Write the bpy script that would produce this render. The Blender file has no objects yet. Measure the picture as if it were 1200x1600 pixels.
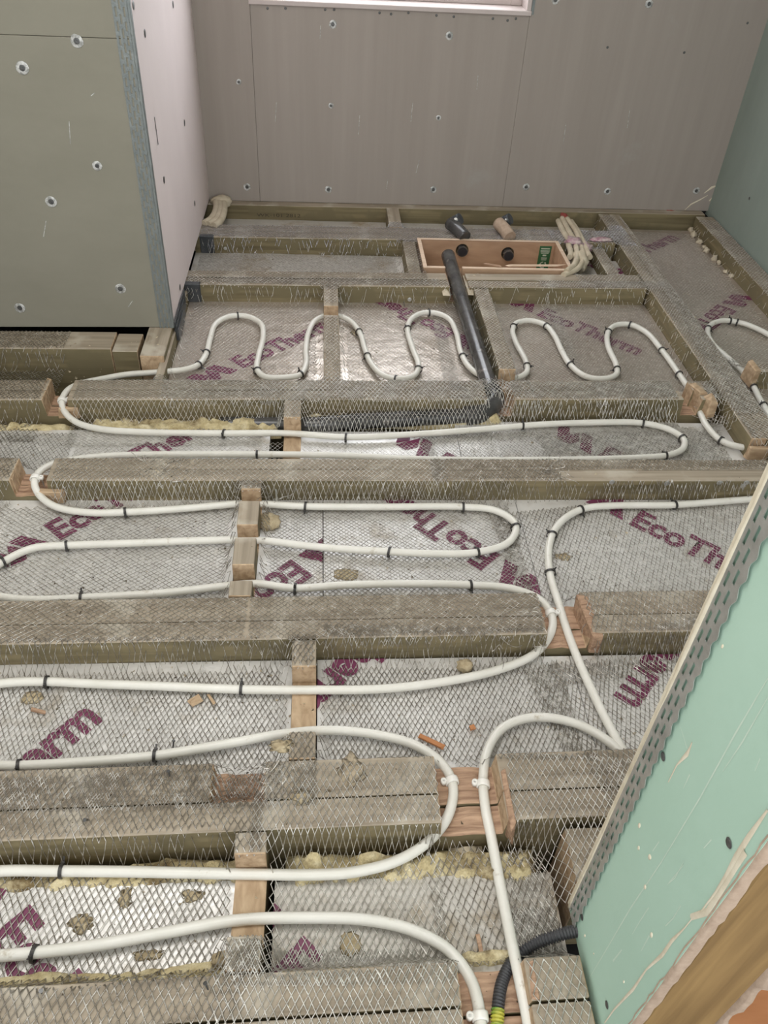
import bpy, bmesh, math, random
import numpy as np
from mathutils import Matrix, Vector, noise

C = bpy.context.scene
COL = C.collection
rng = random.Random(7)
nrg = np.random.default_rng(11)

# ---------------------------------------------------------------- camera
RM = np.array([[0.99715496, 0.00196136, -0.07535338],
               [-0.0580778, 0.65724135, -0.75143913],
               [0.04805152, 0.75367762, 0.65548539]])
CAM_H = 1.2
F_PX = 1255.0
cam_d = bpy.data.cameras.new('camera')
cam_d.sensor_fit = 'VERTICAL'
cam_d.sensor_height = 24.0
cam_d.lens = 24.0 * F_PX / 1600.0
cam_d.clip_start = 0.02
cam = bpy.data.objects.new('camera', cam_d)
m = Matrix([list(r) for r in RM]).to_4x4()
m.translation = Vector((0, 0, CAM_H))
cam.matrix_world = m
COL.objects.link(cam)
C.camera = cam

# ---------------------------------------------------------------- world, lights, exposure
w = bpy.data.worlds.new('sky')
C.world = w
w.use_nodes = True
bg = w.node_tree.nodes['Background']
bg.inputs[0].default_value = (0.90, 0.95, 1.0, 1)
bg.inputs[1].default_value = 2.4
C.view_settings.view_transform = 'Standard'
C.view_settings.look = 'None'
C.view_settings.exposure = -0.10
C.view_settings.gamma = 1.0
C.view_settings.use_curve_mapping = False


def area_light(name, loc, rot, sx, sy, power, color):
    d = bpy.data.lights.new(name, 'AREA')
    d.shape = 'RECTANGLE'; d.size = sx; d.size_y = sy
    d.energy = power; d.color = color
    o = bpy.data.objects.new(name, d)
    o.location = loc; o.rotation_euler = rot
    COL.objects.link(o)
    return o


# daylight through the window, the roof light and the open side of the room behind the camera
area_light('window_daylight', (0.24, 3.36, 1.32), (math.radians(-82), 0, 0), 0.96, 1.10, 17, (0.93, 0.95, 1.0))
area_light('rooflight_daylight', (-0.40, 0.90, 2.38), (0, 0, 0), 1.1, 1.2, 23, (1.0, 0.955, 0.89))
area_light('doorway_daylight', (0.1, -1.15, 1.35), (math.radians(78), 0, 0), 1.6, 1.7, 10, (1.0, 0.95, 0.88))


# ---------------------------------------------------------------- pixel of the photograph to a point of the place
def P(px, py, z=0.0):
    v = RM @ np.array([px - 600.0, -(py - 800.0), -F_PX])
    t = (z - CAM_H) / v[2]
    return Vector((v[0] * t, v[1] * t, z))


def on_plane(px, py, axis, val):
    v = RM @ np.array([px - 600.0, -(py - 800.0), -F_PX])
    o = np.array([0, 0, CAM_H])
    t = (val - o[axis]) / v[axis]
    return Vector(o + t * v)


# ---------------------------------------------------------------- materials
def new_mat(name):
    mt = bpy.data.materials.new(name)
    mt.use_nodes = True
    nt = mt.node_tree
    b = nt.nodes['Principled BSDF']
    return mt, nt, b


def ramp_node(nt, stops):
    r = nt.nodes.new('ShaderNodeValToRGB')
    e = r.color_ramp.elements
    while len(e) < len(stops):
        e.new(0.5)
    for k, (p, c) in enumerate(stops):
        e[k].position = p
        e[k].color = (c[0], c[1], c[2], 1)
    return r


def surf(name, stops, scale=(8, 8, 8), rough=0.8, metal=0.0, bump=0.1, bscale=60, detail=6, dirt=None, dirt_scale=3.0,
         coords='Object', spec=None, bdist=0.003, sss=None, dirt_lo=0.5, dirt_hi=0.62):
    mt, nt, b = new_mat(name)
    tc = nt.nodes.new('ShaderNodeTexCoord')
    mp = nt.nodes.new('ShaderNodeMapping')
    mp.inputs['Scale'].default_value = scale
    nt.links.new(tc.outputs[coords], mp.inputs[0])
    n = nt.nodes.new('ShaderNodeTexNoise')
    n.inputs['Scale'].default_value = 1.0
    n.inputs['Detail'].default_value = detail
    n.inputs['Roughness'].default_value = 0.65
    nt.links.new(mp.outputs[0], n.inputs[0])
    r = ramp_node(nt, stops)
    nt.links.new(n.outputs[0], r.inputs[0])
    out = r.outputs[0]
    if dirt:
        n2 = nt.nodes.new('ShaderNodeTexNoise')
        n2.inputs['Scale'].default_value = dirt_scale
        n2.inputs['Detail'].default_value = 8
        n2.inputs['Roughness'].default_value = 0.7
        nt.links.new(tc.outputs[coords], n2.inputs[0])
        r2 = ramp_node(nt, [(dirt_lo, (0, 0, 0)), (dirt_hi, (1, 1, 1))])
        nt.links.new(n2.outputs[0], r2.inputs[0])
        mx = nt.nodes.new('ShaderNodeMix')
        mx.data_type = 'RGBA'
        nt.links.new(r2.outputs[0], mx.inputs[0])
        nt.links.new(out, mx.inputs[6])
        mx.inputs[7].default_value = (*dirt, 1)
        out = mx.outputs[2]
        if metal:
            mm = nt.nodes.new('ShaderNodeMapRange')
            nt.links.new(r2.outputs[0], mm.inputs[0])
            mm.inputs[3].default_value = metal
            mm.inputs[4].default_value = metal * 0.25
            nt.links.new(mm.outputs[0], b.inputs['Metallic'])
    nt.links.new(out, b.inputs['Base Color'])
    b.inputs['Roughness'].default_value = rough
    if metal and not dirt:
        b.inputs['Metallic'].default_value = metal
    if spec is not None:
        b.inputs['Specular IOR Level'].default_value = spec
    if bump:
        n3 = nt.nodes.new('ShaderNodeTexNoise')
        n3.inputs['Scale'].default_value = bscale
        n3.inputs['Detail'].default_value = 5
        nt.links.new(tc.outputs[coords], n3.inputs[0])
        bp = nt.nodes.new('ShaderNodeBump')
        bp.inputs['Strength'].default_value = bump
        bp.inputs['Distance'].default_value = bdist
        nt.links.new(n3.outputs[0], bp.inputs['Height'])
        nt.links.new(bp.outputs[0], b.inputs['Normal'])
    return mt


def wood(name, dark, light, grain=(1.2, 26, 26), rough=0.78, bump=0.25, dirt=None, dlo=0.52, dhi=0.66):
    mt, nt, b = new_mat(name)
    tc = nt.nodes.new('ShaderNodeTexCoord')
    mp = nt.nodes.new('ShaderNodeMapping')
    mp.inputs['Scale'].default_value = grain
    nt.links.new(tc.outputs['Object'], mp.inputs[0])
    n = nt.nodes.new('ShaderNodeTexNoise')
    n.inputs['Scale'].default_value = 2.2
    n.inputs['Detail'].default_value = 9
    n.inputs['Distortion'].default_value = 0.5
    nt.links.new(mp.outputs[0], n.inputs[0])
    mid = tuple((a + c) / 2 for a, c in zip(dark, light))
    r = ramp_node(nt, [(0.30, dark), (0.5, mid), (0.72, light)])
    nt.links.new(n.outputs[0], r.inputs[0])
    out = r.outputs[0]
    if dirt:
        n2 = nt.nodes.new('ShaderNodeTexNoise')
        n2.inputs['Scale'].default_value = 9
        n2.inputs['Detail'].default_value = 8
        nt.links.new(tc.outputs['Object'], n2.inputs[0])
        r2 = ramp_node(nt, [(dlo, (0, 0, 0)), (dhi, (1, 1, 1))])
        nt.links.new(n2.outputs[0], r2.inputs[0])
        mx = nt.nodes.new('ShaderNodeMix'); mx.data_type = 'RGBA'
        nt.links.new(r2.outputs[0], mx.inputs[0])
        nt.links.new(out, mx.inputs[6]); mx.inputs[7].default_value = (*dirt, 1)
        out = mx.outputs[2]
    nt.links.new(out, b.inputs['Base Color'])
    b.inputs['Roughness'].default_value = rough
    bp = nt.nodes.new('ShaderNodeBump')
    bp.inputs['Strength'].default_value = bump
    bp.inputs['Distance'].default_value = 0.004
    nt.links.new(n.outputs[0], bp.inputs['Height'])
    nt.links.new(bp.outputs[0], b.inputs['Normal'])
    return mt


M = {}
M['joist_top'] = wood('dusty_timber', (0.215, 0.175, 0.125), (0.41, 0.345, 0.26), dirt=(0.46, 0.41, 0.33))
M['joist_side'] = wood('treated_timber', (0.125, 0.10, 0.050), (0.27, 0.22, 0.12), dirt=(0.17, 0.14, 0.075), dlo=.5, dhi=.6)
M['cut'] = wood('fresh_cut_timber', (0.32, 0.21, 0.12), (0.58, 0.43, 0.28), grain=(9, 30, 30), bump=0.6)
M['splint'] = wood('chiselled_timber', (0.22, 0.125, 0.075), (0.52, 0.345, 0.225), grain=(5, 60, 60), bump=1.0)
M['stud'] = wood('brown_stud', (0.155, 0.088, 0.028), (0.30, 0.185, 0.068), grain=(20, 20, 1.5))
M['ply'] = wood('box_plywood', (0.36, 0.22, 0.135), (0.50, 0.33, 0.21), grain=(4, 14, 14), bump=0.05)
M['ply_edge'] = wood('plywood_edge', (0.55, 0.40, 0.28), (0.72, 0.56, 0.42), grain=(3, 60, 60), bump=0.1)
M['orange'] = wood('orange_board', (0.36, 0.14, 0.05), (0.52, 0.24, 0.10), grain=(2, 12, 12), bump=0.05)
M['foil'] = surf('foil_facing', [(0.3, (0.66, 0.64, 0.61)), (0.7, (0.88, 0.86, 0.83))], scale=(6, 6, 6), rough=0.40, metal=0.30,
                 bump=0.5, bscale=38, dirt=(0.46, 0.40, 0.32), dirt_scale=7.5, dirt_lo=0.56, dirt_hi=0.70, bdist=0.004)
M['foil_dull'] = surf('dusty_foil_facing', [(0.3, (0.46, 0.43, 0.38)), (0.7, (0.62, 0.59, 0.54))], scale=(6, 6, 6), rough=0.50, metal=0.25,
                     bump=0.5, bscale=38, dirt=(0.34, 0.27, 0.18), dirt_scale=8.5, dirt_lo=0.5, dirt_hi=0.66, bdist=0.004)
M['lath'] = surf('galvanised_lath', [(0.46, (0.30, 0.27, 0.225)), (0.66, (0.88, 0.85, 0.80))], scale=(70, 70, 70), rough=0.30, metal=0.8,
                 bump=0.0)  # pale end of the ramp paints sparkle on scattered strands
M['lath_sky_tint'] = surf('sky_tinted_lath', [(0.35, (0.42, 0.43, 0.48)), (0.62, (0.86, 0.88, 0.95))], scale=(70, 70, 70), rough=0.26, metal=0.8,
                        bump=0.0)  # bluish base paints the window's shine onto the far strip
M['foil_wall_tint'] = surf('wall_tinted_foil_facing', [(0.3, (0.50, 0.43, 0.365)), (0.7, (0.68, 0.61, 0.54))], scale=(5, 5, 5), rough=0.30, metal=0.6,
                      bump=0.6, bscale=30, dirt=(0.40, 0.32, 0.24), dirt_scale=6.5, dirt_lo=0.52, dirt_hi=0.72, bdist=0.005)  # browner base carries the reflection of the walls in the foil
M['lath_silver'] = surf('silver_lath', [(0.40, (0.50, 0.47, 0.42)), (0.64, (0.93, 0.91, 0.86))], scale=(70, 70, 70), rough=0.28, metal=0.75,
                        bump=0.0)  # paler copy of the lath, more sparkle painted into its colour
M['streak'] = surf('pale_streak', [(0.3, (0.52, 0.66, 0.55)), (0.7, (0.62, 0.73, 0.62))], scale=(30, 30, 30), rough=0.8, bump=0.0)
M['foam_brown'] = surf('brown_foam', [(0.3, (0.30, 0.23, 0.13)), (0.7, (0.50, 0.42, 0.28))], scale=(60, 60, 60), rough=0.95, bump=0.8, bscale=160)
M['mortar'] = surf('dried_mortar', [(0.3, (0.30, 0.24, 0.16)), (0.7, (0.42, 0.35, 0.25))], scale=(60, 60, 60), rough=0.95, bump=0.5, bscale=200)
M['pipe'] = surf('white_pipe', [(0.3, (0.66, 0.64, 0.57)), (0.7, (0.74, 0.72, 0.66))], scale=(14, 14, 14), rough=0.38, bump=0.06,
                 bscale=120, dirt=(0.48, 0.43, 0.34), dirt_scale=26, dirt_lo=0.62, dirt_hi=0.70)
M['clip'] = surf('clip_plastic', [(0.3, (0.74, 0.72, 0.66)), (0.7, (0.82, 0.80, 0.75))], rough=0.35, bump=0.0)
M['tie'] = surf('black_nylon', [(0.3, (0.015, 0.014, 0.013)), (0.7, (0.05, 0.045, 0.04))], scale=(60, 60, 60), rough=0.45, bump=0.0)
M['print'] = surf('purple_print', [(0.3, (0.15, 0.028, 0.075)), (0.7, (0.21, 0.045, 0.105))], scale=(30, 30, 30), rough=0.5, bump=0.1)
M['waste'] = surf('black_waste_pipe', [(0.3, (0.028, 0.028, 0.028)), (0.75, (0.10, 0.095, 0.09))], scale=(14, 14, 14), rough=0.22,
                  bump=0.04, bscale=90, dirt=(0.22, 0.20, 0.18), dirt_scale=20, dirt_lo=.58, dirt_hi=.72)
M['bore'] = surf('pipe_bore', [(0.3, (0.008, 0.008, 0.01)), (0.7, (0.015, 0.015, 0.02))], rough=0.6, bump=0.0)
M['foam'] = surf('yellow_foam', [(0.3, (0.36, 0.28, 0.14)), (0.5, (0.56, 0.47, 0.27)), (0.72, (0.74, 0.66, 0.45))], scale=(34, 34, 34), rough=0.9,
                 bump=0.9, bscale=90, dirt=(0.17, 0.12, 0.055), dirt_scale=14, dirt_lo=.5, dirt_hi=.66, bdist=0.006)
M['foam_pale'] = surf('pale_foam', [(0.3, (0.44, 0.37, 0.26)), (0.7, (0.64, 0.56, 0.43))], scale=(18, 18, 18), rough=0.85, bump=0.3, bscale=60)
M['board_left'] = surf('board_paper_left', [(0.3, (0.225, 0.212, 0.165)), (0.7, (0.255, 0.24, 0.19))], scale=(3, 3, 6), rough=0.75, bump=0.05,
                       bscale=300, dirt=(0.34, 0.335, 0.29), dirt_scale=2.2, dirt_lo=.6, dirt_hi=.8)
M['board_back'] = surf('board_paper_back', [(0.3, (0.315, 0.275, 0.24)), (0.7, (0.355, 0.312, 0.275))], scale=(20, 5, 1.0), rough=0.75, bump=0.05,
                       bscale=300, dirt=(0.37, 0.35, 0.32), dirt_scale=2.6, dirt_lo=.62, dirt_hi=.8)
M['board_right'] = surf('board_paper_right', [(0.3, (0.24, 0.29, 0.25)), (0.7, (0.29, 0.34, 0.30))], scale=(5, 5, 2), rough=0.75, bump=0.05,
                        bscale=300)
M['board_pink'] = surf('board_paper_pink', [(0.3, (0.68, 0.585, 0.565)), (0.7, (0.76, 0.66, 0.64))], scale=(4, 2, 1.0), rough=0.85, bump=0.08,
                       bscale=120)
M['board_mint'] = surf('board_paper_mint', [(0.3, (0.42, 0.60, 0.485)), (0.7, (0.46, 0.64, 0.53))], scale=(4, 4, 4), rough=0.7, bump=0.05,
                       bscale=250)
M['smear'] = surf('dried_plaster', [(0.3, (0.60, 0.52, 0.38)), (0.7, (0.78, 0.72, 0.58))], scale=(30, 30, 30), rough=0.85, bump=0.3, bscale=80)
M['gypsum'] = surf('gypsum_edge', [(0.3, (0.34, 0.245, 0.175)), (0.7, (0.47, 0.355, 0.265))], scale=(60, 60, 60), rough=0.95, bump=0.35, bscale=140)
M['bead'] = surf('galvanised_bead', [(0.3, (0.40, 0.40, 0.38)), (0.7, (0.62, 0.62, 0.60))], scale=(30, 30, 30), rough=0.38, metal=0.75, bump=0.1,
                 bscale=90)
M['bead_dull'] = surf('dull_bead', [(0.3, (0.16, 0.18, 0.18)), (0.7, (0.25, 0.27, 0.26))], scale=(60, 60, 25), rough=0.5, metal=0.4, bump=0.3,
                      bscale=160)
M['screw'] = surf('screw_metal', [(0.3, (0.06, 0.06, 0.06)), (0.7, (0.16, 0.16, 0.155))], scale=(200, 200, 200), rough=0.4, metal=0.5, bump=0.0)
M['scuff'] = surf('scuffed_paper', [(0.42, (0.30, 0.30, 0.28)), (0.55, (0.62, 0.62, 0.60))], scale=(90, 90, 90), rough=0.45, metal=0.25, bump=0.0)
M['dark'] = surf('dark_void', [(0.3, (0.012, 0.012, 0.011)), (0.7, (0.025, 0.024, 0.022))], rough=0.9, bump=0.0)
M['white_trim'] = surf('window_paint', [(0.3, (0.48, 0.41, 0.385)), (0.7, (0.56, 0.49, 0.46))], rough=0.5, bump=0.0)
M['tape'] = surf('black_tape', [(0.3, (0.03, 0.035, 0.04)), (0.7, (0.075, 0.08, 0.085))], scale=(40, 40, 40), rough=0.4, bump=0.4, bscale=90)
M['green_label'] = surf('green_label', [(0.3, (0.02, 0.10, 0.035)), (0.7, (0.03, 0.13, 0.05))], rough=0.5, bump=0.0)
M['label_ink'] = surf('label_ink', [(0.3, (0.45, 0.5, 0.4)), (0.7, (0.55, 0.6, 0.5))], rough=0.6, bump=0.0)
M['red'] = surf('red_plastic', [(0.3, (0.26, 0.04, 0.035)), (0.7, (0.40, 0.08, 0.06))], scale=(30, 30, 30), rough=0.5, bump=0.2)
M['conduit'] = surf('grey_conduit', [(0.3, (0.035, 0.035, 0.038)), (0.7, (0.06, 0.06, 0.065))], rough=0.45, bump=0.0)
M['earth'] = surf('yellow_green', [(0.45, (0.10, 0.22, 0.03)), (0.55, (0.45, 0.42, 0.05))], scale=(10, 90, 10), rough=0.5, bump=0.0)
M['bag'] = surf('purple_film', [(0.35, (0.30, 0.12, 0.17)), (0.6, (0.62, 0.50, 0.48))], scale=(40, 40, 40), rough=0.35, bump=0.5, bscale=60)
M['stamp'] = surf('ink_stamp', [(0.45, (0.05, 0.04, 0.025)), (0.6, (0.09, 0.07, 0.045))], scale=(90, 90, 90), rough=0.8, bump=0.0)
M['chip'] = surf('crumb', [(0.35, (0.20, 0.15, 0.09)), (0.6, (0.62, 0.53, 0.38))], scale=(9, 9, 9), rough=0.9, bump=0.0)
M['grit'] = surf('dark_grit', [(0.35, (0.05, 0.035, 0.02)), (0.6, (0.13, 0.10, 0.06))], scale=(9, 9, 9), rough=0.9, bump=0.0)
M['ceiling'] = surf('ceiling_paper', [(0.3, (0.62, 0.60, 0.56)), (0.7, (0.66, 0.64, 0.60))], rough=0.9, bump=0.0)
mg, nt, b = new_mat('window_glass')
b.inputs['Base Color'].default_value = (1, 1, 1, 1)
b.inputs['Roughness'].default_value = 0.0
b.inputs['Transmission Weight'].default_value = 1.0
b.inputs['IOR'].default_value = 1.02
M['glass'] = mg


# ---------------------------------------------------------------- helpers
def link(name, me, parent=None, mats=()):
    for q in mats:
        me.materials.append(q)
    o = bpy.data.objects.new(name, me)
    COL.objects.link(o)
    if parent:
        o.parent = parent
    return o


def tag(o, label=None, cat=None, group=None, kind=None):
    if label: o['label'] = label
    if cat: o['category'] = cat
    if group: o['group'] = group
    if kind: o['kind'] = kind
    return o


def empty(name, loc, label, cat, group=None, rz=0.0):
    o = bpy.data.objects.new(name, None)
    o.empty_display_size = 0.05
    o.location = loc
    o.rotation_euler = (0, 0, rz)
    COL.objects.link(o)
    return tag(o, label, cat, group)


def bm_obj(name, bm, mats, parent=None, smooth=False):
    me = bpy.data.meshes.new(name)
    bmesh.ops.recalc_face_normals(bm, faces=bm.faces)
    bm.to_mesh(me); bm.free()
    if smooth:
        for p in me.polygons: p.use_smooth = True
    if not isinstance(mats, (list, tuple)): mats = [mats]
    return link(name, me, parent, mats)


def box(bm, x0, x1, y0, y1, z0, z1, mi=0):
    vs = [bm.verts.new((x, y, z)) for z in (z0, z1) for y in (y0, y1) for x in (x0, x1)]
    for q in ((0, 1, 3, 2), (4, 6, 7, 5), (0, 4, 5, 1), (2, 3, 7, 6), (0, 2, 6, 4), (1, 5, 7, 3)):
        f = bm.faces.new([vs[k] for k in q]); f.material_index = mi
    return vs


def box_obj(name, x0, x1, y0, y1, z0, z1, mat, parent=None, bevel=0.0):
    bm = bmesh.new(); box(bm, x0, x1, y0, y1, z0, z1)
    if bevel:
        bmesh.ops.bevel(bm, geom=list(bm.edges), offset=bevel, segments=1, affect='EDGES')
    return bm_obj(name, bm, mat, parent)


def spline(pts, step):
    """Catmull-Rom through pts (n,3), resampled evenly."""
    p = np.array([list(q) for q in pts], float)
    p = np.vstack([2 * p[0] - p[1], p, 2 * p[-1] - p[-2]])
    out = []
    for i in range(1, len(p) - 2):
        a, b_, c, d = p[i - 1:i + 3]
        n = max(4, int(np.linalg.norm(c - b_) / step * 1.5))
        # centripetal parametrisation keeps uneven spacing smooth
        al = 0.5
        t0 = 0; t1 = t0 + max(1e-6, np.linalg.norm(b_ - a) ** al); t2 = t1 + max(1e-6, np.linalg.norm(c - b_) ** al)
        t3 = t2 + max(1e-6, np.linalg.norm(d - c) ** al)
        for t in np.linspace(t1, t2, n, endpoint=False):
            A1 = (t1 - t) / (t1 - t0) * a + (t - t0) / (t1 - t0) * b_
            A2 = (t2 - t) / (t2 - t1) * b_ + (t - t1) / (t2 - t1) * c
            A3 = (t3 - t) / (t3 - t2) * c + (t - t2) / (t3 - t2) * d
            B1 = (t2 - t) / (t2 - t0) * A1 + (t - t0) / (t2 - t0) * A2
            B2 = (t3 - t) / (t3 - t1) * A2 + (t - t1) / (t3 - t1) * A3
            out.append((t2 - t) / (t2 - t1) * B1 + (t - t1) / (t2 - t1) * B2)
    out.append(p[-2])
    out = np.array(out)
    L = np.concatenate([[0], np.cumsum(np.linalg.norm(np.diff(out, axis=0), axis=1))])
    n = max(3, int(L[-1] / step))
    s = np.linspace(0, L[-1], n)
    return np.stack([np.interp(s, L, out[:, k]) for k in range(3)], 1)


def tube_mesh(name, path, radius, sides=14, caps=True):
    """radius: number or array along the path"""
    path = np.asarray(path)
    n = len(path)
    r = np.full(n, radius) if np.isscalar(radius) else np.asarray(radius)
    T = np.gradient(path, axis=0)
    T /= np.linalg.norm(T, axis=1)[:, None]
    up = np.array([0, 0, 1.0])
    if abs(T[0][2]) > 0.9: up = np.array([0, 1.0, 0])
    N = up - T[0] * (T[0] @ up); N /= np.linalg.norm(N)
    V = np.zeros((n, sides, 3))
    ang = np.linspace(0, 2 * np.pi, sides, endpoint=False)
    for i in range(n):
        N = N - T[i] * (N @ T[i]); N /= np.linalg.norm(N)
        B = np.cross(T[i], N)
        V[i] = path[i] + r[i] * (np.cos(ang)[:, None] * N + np.sin(ang)[:, None] * B)
    F = []
    for i in range(n - 1):
        for k in range(sides):
            k2 = (k + 1) % sides
            F.append((i * sides + k, i * sides + k2, (i + 1) * sides + k2, (i + 1) * sides + k))
    if caps:
        F.append(tuple(range(sides - 1, -1, -1)))
        F.append(tuple((n - 1) * sides + k for k in range(sides)))
    me = bpy.data.meshes.new(name)
    me.from_pydata(V.reshape(-1, 3).tolist(), [], F)
    for p in me.polygons: p.use_smooth = len(p.vertices) == 4
    return me


def tube(name, path, radius, mat, parent=None, sides=14, caps=True):
    return link(name, tube_mesh(name, path, radius, sides, caps), parent, [mat])


# ---------------------------------------------------------------- height of the floor build-up (what the lath drapes over)
GX0, GX1, GY0, GY1, GS = -1.35, 1.70, 0.15, 3.40, 0.004
gx = np.arange(GX0, GX1, GS); gy = np.arange(GY0, GY1, GS)
GXX, GYY = np.meshgrid(gx, gy)
FOIL_Z = -0.060
H = np.full(GXX.shape, FOIL_Z)


def raise_rect(ax, ay, bx, by, width, z, notches=()):
    global H
    d = np.array([bx - ax, by - ay]); L = np.hypot(*d); d /= L
    l = (GXX - ax) * d[0] + (GYY - ay) * d[1]
    t = -(GXX - ax) * d[1] + (GYY - ay) * d[0]
    inside = (l >= 0) & (l <= L) & (np.abs(t) <= width / 2)
    zz = np.full(GXX.shape, z)
    for n0, n1, dep in notches:
        zz = np.where((l >= n0) & (l <= n1), z - dep, zz)
    H = np.where(inside, np.maximum(H, zz), H)


def timber(name, label, cat, a, b_, width, height=0.19, z=0.0, notches=(), group=None, mats=None, parent=None, reg=True, splintered=False):
    """a straight length of timber from a to b (centre line), with notches (from, to, depth) along it"""
    a = np.array(a[:2], float); b_ = np.array(b_[:2], float)
    d = b_ - a; L = float(np.hypot(*d)); ang = math.atan2(d[1], d[0])
    if reg: raise_rect(a[0], a[1], b_[0], b_[1], width, z, notches)
    prof = [(0, -height), (0, 0)]
    floor_seg = []
    for n0, n1, dep in sorted(notches):
        if n0 <= 0.0:
            prof = [(0, -height), (0, -dep)]
        else:
            prof += [(n0, 0), (n0 + rng.uniform(0, .003), -dep)]
        k = max(2, int((n1 - n0) / 0.016))
        for q in range(1, k):
            prof.append((n0 + (n1 - n0) * q / k, -dep + rng.uniform(-.003, .003)))
        if n1 >= L:
            prof += [(L, -dep)]
        else:
            prof += [(n1 - rng.uniform(0, .003), -dep), (n1, 0)]
        floor_seg.append((n0, n1, dep))
    if prof[-1][0] < L - 1e-6: prof.append((L, 0))
    prof.append((L, -height))
    bm = bmesh.new()
    n = len(prof)
    v0 = [bm.verts.new((l, -width / 2, zz)) for l, zz in prof]
    v1 = [bm.verts.new((l, width / 2, zz)) for l, zz in prof]
    f = bm.faces.new(v0); f.material_index = 1
    f = bm.faces.new(v1[::-1]); f.material_index = 1
    for k in range(n):
        k2 = (k + 1) % n
        f = bm.faces.new((v0[k], v1[k], v1[k2], v0[k2]))
        (l0, z0), (l1, z1) = prof[k], prof[k2]
        if z0 == 0 and z1 == 0: f.material_index = 0
        elif k == n - 1: f.material_index = 1
        else: f.material_index = 3 if (splintered or (max(z0, z1) < -0.01 and z0 > -height + .01 and z1 > -height + .01 and abs(l1 - l0) > abs(z1 - z0))) else 2
    es = [e for e in bm.edges if e.calc_length() > 0.02]
    bmesh.ops.bevel(bm, geom=es, offset=0.0016, segments=1, affect='EDGES', material=-1)
    o = bm_obj(name, bm, mats or [M['joist_top'], M['joist_side'], M['cut'], M['splint']], parent)
    o.location = (a[0], a[1], z)
    o.rotation_euler = (0, 0, ang)
    if label: tag(o, label, cat, group)
    return o


def joist(label, x0, x1, yc, slope, width, notches_x=(), **k):
    """timber running left to right; notches given by world x"""
    s = math.sqrt(1 + slope * slope)
    nt_ = [((n0 - x0) * s, (n1 - x0) * s, dep) for n0, n1, dep in notches_x]
    return timber('floor_joist', label, 'joist', (x0, yc + slope * x0), (x1, yc + slope * x1), width, notches=nt_, **k)


# ================================================================ THE SETTING
# unseen dark sub-deck, added under the joists to stop light leaks
o = box_obj('floor', -1.5, 1.75, -1.2, 3.45, -0.26, -0.235, M['dark']); tag(o, kind='structure', label='dark deck added under the joists to stop light leaks')

WY, WS = 3.291, 0.0140          # back wall: y at x = 0 and its slight skew


def screw_part(parent, c, n, r=0.0105, scuff=True):
    """screw driven into a board at c, board normal n: dished scuff, screw head, slot"""
    n = Vector(n).normalized()
    q = n.to_track_quat('Z', 'Y')
    mt = Matrix.Translation(c) @ q.to_matrix().to_4x4()
    bm = bmesh.new()
    S = 14
    rings = []
    prof = [(r * 1.12, 0.0004), (r, 0.0012), (r * 0.55, 0.0009), (r * 0.42, 0.0010), (r * .30, 0.0016), (r * .12, 0.0010)] if scuff else \
           [(r * .6, 0.0004), (r * .5, 0.0012), (r * .3, 0.0009), (r * .22, 0.001), (r * .15, .0012), (r * .06, .001)]
    for rad, zz in prof:
        rings.append([bm.verts.new((rad * math.cos(2 * math.pi * k / S) * (1 + rng.uniform(-.06, .06)), rad * math.sin(2 * math.pi * k / S) * (1 + rng.uniform(-.06, .06)), zz)) for k in range(S)])
    for i in range(len(rings) - 1):
        for k in range(S):
            f = bm.faces.new((rings[i][k], rings[i][(k + 1) % S], rings[i + 1][(k + 1) % S], rings[i + 1][k]))
            f.material_index = 0 if i < 2 and scuff else 1
    f = bm.faces.new(rings[-1]); f.material_index = 1
    bm.transform(mt)
    return bm_obj('screw', bm, [M['scuff'], M['screw']], parent, True)


# --- back wall: three boards around the window opening
wb = bpy.data.objects.new('wall_back', None); COL.objects.link(wb); tag(wb, kind='structure', label='grey taupe plasterboard wall with a window')
wb.location = (0, WY, 0)
wb.rotation_euler = (0, 0, math.atan(WS))


def wall_board(x0, x1, z0, z1, parent=wb, mat='board_back'):
    return box_obj('plasterboard', x0, x1, 0, 0.0125, z0, z1, M[mat], parent, bevel=0.0008)


SILL = 0.682
WX0, WX1 = -0.250, 0.742
wall_board(-0.47, WX0 - 0.0018, -0.003, 2.45)
wall_board(WX0 - 0.001, WX1 - 0.001, -0.003, SILL)
wall_board(WX1 - 0.0004, 1.66, -0.003, 2.45)
wall_board(WX0 - 0.001, WX1 - 0.001, 1.95, 2.45)
wall_board(-1.35, -0.4715, 0.004, 2.45)
box_obj('light_seal', -1.40, WX0 - .02, .0135, .10, -0.25, 2.45, M['dark'], wb)  # unseen dark boxes added behind the boards to block light leaks
box_obj('light_seal', WX1 + .02, 1.70, .0135, .10, -0.25, 2.45, M['dark'], wb)
box_obj('light_seal', WX0 - .02, WX1 + .02, .0135, .10, -0.25, SILL - .02, M['dark'], wb)
box_obj('light_seal', WX0 - .02, WX1 + .02, .0135, .10, 1.97, 2.45, M['dark'], wb)
for px, py in [(373, 128), (520, 38), (517, 165), (386, 292), (513, 296), (702, 56), (685, 184), (677, 296), (822, 292), (949, 299), (1088, 298), (1014, 6), (868, 0)]:
    c = on_plane(px, py, 1, WY)
    c = on_plane(px, py, 1, WY + WS * c.x)
    s_ = screw_part(None, c + Vector((0, -0.0004, 0)), (0, -1, 0), r=0.0125 if py not in (128, 165, 184) else 0.009)
    s_.parent = wb; s_.matrix_parent_inverse = (Matrix.Translation(wb.location) @ wb.rotation_euler.to_matrix().to_4x4()).inverted()
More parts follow.
